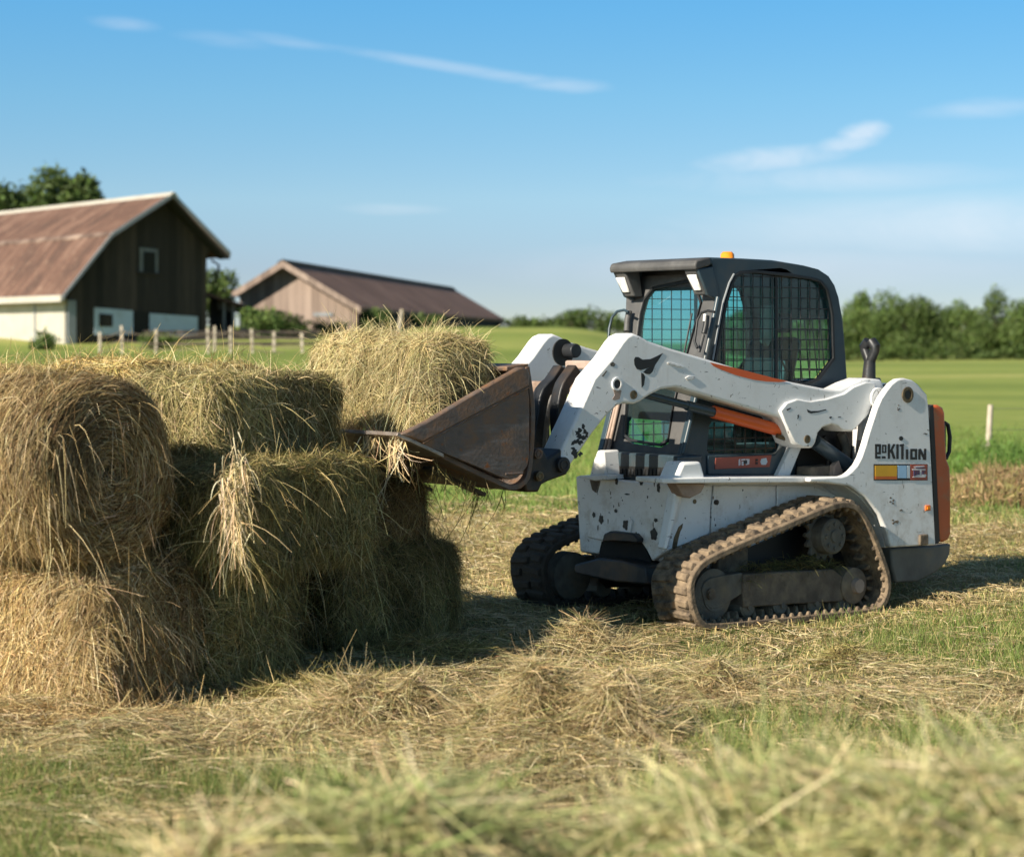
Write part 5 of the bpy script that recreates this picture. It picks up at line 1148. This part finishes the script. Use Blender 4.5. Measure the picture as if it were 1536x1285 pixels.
x, y = W(1483, 33.); z = gz1(x, y); bm = BM(); tube(bm, [(-.03, 0, -.2), (.0, 0, .3), (.03, 0, WZ(607, 33.)-z)], [.050, .047, .043], 10); o = part('field_post', bm, MT['post']); o.location = (x, y, z); tag(o, 'single pale wooden post in the weeds near the right edge', 'fence post')
x2, y2 = W(1700, 35.); z2 = gz1(x2, y2); bm = BM(); tube(bm, [(0, 0, -.2), (0, 0, .85)], [.05, .045], 10); o2 = part('field_post', bm, MT['post']); o2.location = (x2, y2, z2); tag(o2, 'next post of the wire fence, outside the right edge', 'fence post')
bm = BM()
for hh in (.78, .45): tube(bm, [(0, 0, z+hh), ((x2-x)/2, (y2-y)/2, (z+z2)/2+hh-.03), (x2-x, y2-y, z2+hh)], .004, 5)
o = part('fence_wire', bm, MT['wire']); o.location = (x, y, 0); tag(o, 'thin wires running right from the single pale post', 'fence wire')
# ---- weeds round the post: green ones behind, a dry brown patch in front
def weeds(name, label, x0, x1, d0, d1, n, h, cols, seed, wd=.012):
    rng = np.random.default_rng(seed); y = rng.uniform(d0, d1, n); px = rng.uniform(x0, x1, n); x = (px-768)/FPX*y; rb = Rib()
    hh = h*(.45+.9*n2(x, y, .9, seed))*rng.uniform(.5, 1.1, n)*np.clip((px-x0)/60, .25, 1); P = np.stack([x, y, gz(x, y)-.02], 1); c = P.mean(0)*np.array([1, 1, 0])
    st = rng.random(n) < .4; Z = np.where(st, 0, rng.random(n)*.85)*hh; P[:, 2] += Z; L = np.where(st, hh, rng.uniform(.05, .13, n))
    D = np.stack([rng.normal(0, .22, n), rng.normal(0, .22, n), np.ones(n)], 1); D[~st] = rng.normal(0, 1, ((~st).sum(), 3))+np.array([0, 0, .5])
    rb.add(P-c, D, L, wd*rng.uniform(.6, 1.4, n)*np.where(st, .6, 1.8), rng.normal(0, .2, (n, 3))*L[:, None], palette(n, cols, (1,)*len(cols), .2, rng), 2, .6, None, rng)
    o = rb.build(name, MT['grass']); o.location = c; return tag(o, label, 'weeds', kind='stuff')
weeds('dry_weeds', 'patch of dry reddish brown weeds near the right edge', 1415, 1640, 21.5, 26.5, 12000, .30, [(.33, .22, .11), (.42, .30, .16), (.25, .17, .08), (.30, .27, .10)], 501)
weeds('green_weeds', 'tall green weeds around the foot of the single post', 1425, 1640, 27.5, 33.5, 12000, .36, [(.13, .21, .04), (.16, .26, .06), (.09, .16, .03)], 502)

# ================================================================== LIGHT, SKY, CAMERA
SKYTONE = [(0., (.52, .44, .40)), (.034, (.60, .54, .51)), (.067, (.75, .79, .69)), (.114, (.63, .92, .88)), (.156, (.50, .97, 1.04)), (.36, (.30, .41, .44)), (1., (.30, .36, .37))]
SUN_EL, SX_, SY_ = R(28.5), -.74, -.673
def socket(nt, typ, ins={}, **at):
    nd = nt.nodes.new(typ)
    for a, v in at.items(): setattr(nd, a, v)
    for a, v in ins.items():
        if isinstance(v, bpy.types.NodeSocket): nt.links.new(v, nd.inputs[a])
        else: nd.inputs[a].default_value = v
    return nd
w = bpy.data.worlds.new('World'); S.world = w; w.use_nodes = True; nt = w.node_tree; nt.nodes.clear()
mth = lambda op, a, b=0., c=None: socket(nt, 'ShaderNodeMath', {0: a, 1: b} if c is None else {0: a, 1: b, 2: c}, operation=op).outputs[0]
tc = socket(nt, 'ShaderNodeTexCoord').outputs['Generated']; sep = socket(nt, 'ShaderNodeSeparateXYZ', {0: tc}); dx, dy, dz = sep.outputs
# the air here clears quickly with height: the blue deepens within the first degrees above the horizon
zz = mth('ADD', mth('MULTIPLY', dz, 3.6), .075); vec = socket(nt, 'ShaderNodeCombineXYZ', {0: dx, 1: dy, 2: zz}).outputs[0]; vec = socket(nt, 'ShaderNodeVectorMath', {0: vec}, operation='NORMALIZE').outputs[0]
sky = nt.nodes.new('ShaderNodeTexSky'); sky.sky_type = 'NISHITA'; sky.sun_disc = False; nt.links.new(vec, sky.inputs[0]); sky.sun_elevation = SUN_EL; sky.sun_rotation = math.atan2(SX_, SY_); sky.air_density = 1.25; sky.dust_density = 1.2; sky.ozone_density = 2.0; sky.altitude = 0
yc = mth('MAXIMUM', dy, .05); u = mth('DIVIDE', dx, yc); v = mth('DIVIDE', dz, yc)
uv = socket(nt, 'ShaderNodeCombineXYZ', {0: u, 1: v, 2: 0.}).outputs[0]
def cnoise(sx, sy, det, rough, loc=(0, 0, 0), dist=0., rot=0.):
    m = socket(nt, 'ShaderNodeMapping', {'Vector': uv, 'Scale': (sx, sy, 1), 'Location': loc, 'Rotation': (0, 0, rot)}).outputs[0]
    return socket(nt, 'ShaderNodeTexNoise', {'Vector': m, 'Scale': 1., 'Detail': det, 'Roughness': rough, 'Distortion': dist}).outputs['Fac']
def cloud(px, py, wx, wy, slope, amt, sx, sy, seed, lo=.42, hi=.72):
    cu, cv = (px-768)/FPX, (HOR-py)/FPX; a = mth('SUBTRACT', u, cu); b = mth('SUBTRACT', mth('SUBTRACT', v, cv), mth('MULTIPLY', a, slope))
    r = mth('ADD', mth('POWER', mth('ABSOLUTE', mth('DIVIDE', a, wx/FPX)), 2.), mth('POWER', mth('ABSOLUTE', mth('DIVIDE', b, wy/FPX)), 2.))
    e = mth('EXPONENT', mth('MULTIPLY', r, -1.)); f = mth('MULTIPLY', e, mth('ADD', cnoise(sx, sy, 8, .66, (seed, seed*.7, 0), 1.4, -slope), .16))
    return mth('MULTIPLY', socket(nt, 'ShaderNodeMapRange', {'Value': f, 'From Min': lo*.72, 'From Max': hi, 'To Min': 0., 'To Max': 1.}).outputs[0], amt)
cl = None
for args in ((660,98,220,11,-.16,.30,16,95,1.3,.36,.80), (770,116,110,11,-.10,.30,24,100,7.1,.36,.78), (430,62,90,12,-.16,.18,20,110,3.3,.36,.8), (340,60,90,14,-.10,.13,20,90,13.3,.34,.8), (1295,200,46,20,.16,.5,40,80,2.2,.34,.62),(1270,215,60,16,.16,.4,40,90,4.9,.34,.66), (1160,238,130,24,.08,.42,24,70,5.7,.36,.70),
             (1420,340,430,52,.02,.42,7,34,8.1,.25,.8), (1150,400,420,40,.0,.25,6,26,3.9,.25,.8), (590,314,90,10,-.02,.24,18,90,4.4,.3,.8), (1480,162,120,18,.08,.26,16,70,6.6,.3,.8), (185,36,60,12,-.1,.22,20,80,9.1,.3,.8), (1240,268,280,26,.02,.30,12,60,11.2,.3,.8), (850,128,80,14,-.04,.34,22,90,15.,.34,.8)):
    c = cloud(*args); cl = c if cl is None else mth('MAXIMUM', cl, c)
mx = nt.nodes.new('ShaderNodeMix'); mx.data_type = 'RGBA'; nt.links.new(cl, mx.inputs[0]); tn = nt.nodes.new('ShaderNodeMix'); tn.data_type = 'RGBA'; tn.blend_type = 'MULTIPLY'; tn.inputs[0].default_value = 1.; nt.links.new(sky.outputs[0], tn.inputs[6]); 
rp = nt.nodes.new('ShaderNodeValToRGB'); nt.links.new(dz, rp.inputs[0]); cr = rp.color_ramp
while len(cr.elements) < 7: cr.elements.new(.5)
for e, (p, c) in zip(cr.elements, SKYTONE): e.position = p; e.color = (*c, 1)
nt.links.new(rp.outputs[0], tn.inputs[7])
nt.links.new(tn.outputs[2], mx.inputs[6]); mx.inputs[7].default_value = (3.6, 3.7, 3.9, 1)
bg = socket(nt, 'ShaderNodeBackground', {'Color': mx.outputs[2], 'Strength': .15}).outputs[0]
nt.links.new(bg, socket(nt, 'ShaderNodeOutputWorld').inputs['Surface'])
sun = bpy.data.lights.new('Sun', 'SUN'); sun.energy = 5.; sun.angle = R(.53); sun.color = (1., .90, .74); so = bpy.data.objects.new('sun', sun); COL.objects.link(so)
l = math.hypot(SX_, SY_); dvec = Vector((-SX_/l*math.cos(SUN_EL), -SY_/l*math.cos(SUN_EL), -math.sin(SUN_EL))); so.rotation_euler = dvec.to_track_quat('-Z', 'Y').to_euler(); so.location = (-8, -6, 20)
cam = bpy.data.cameras.new('camera'); co = bpy.data.objects.new('camera', cam); COL.objects.link(co); S.camera = co
co.location = (0, 0, CAMZ); co.rotation_euler = (math.pi/2, 0, 0); cam.sensor_width = 36; cam.sensor_fit = 'HORIZONTAL'; cam.lens = FPX/1536*36; cam.shift_y = (HOR-642.5)/1536; cam.clip_end = 9000; cam.clip_start = .1
cam.dof.use_dof = True; cam.dof.focus_distance = 12.4; cam.dof.aperture_fstop = cam.lens/1000/.030
S.view_settings.view_transform = 'Standard'; S.view_settings.look = 'None'; S.view_settings.exposure = .82; S.view_settings.gamma = 1.
S.cycles.max_bounces = 7; S.cycles.transparent_max_bounces = 16; S.cycles.diffuse_bounces = 3; S.cycles.use_denoising = True
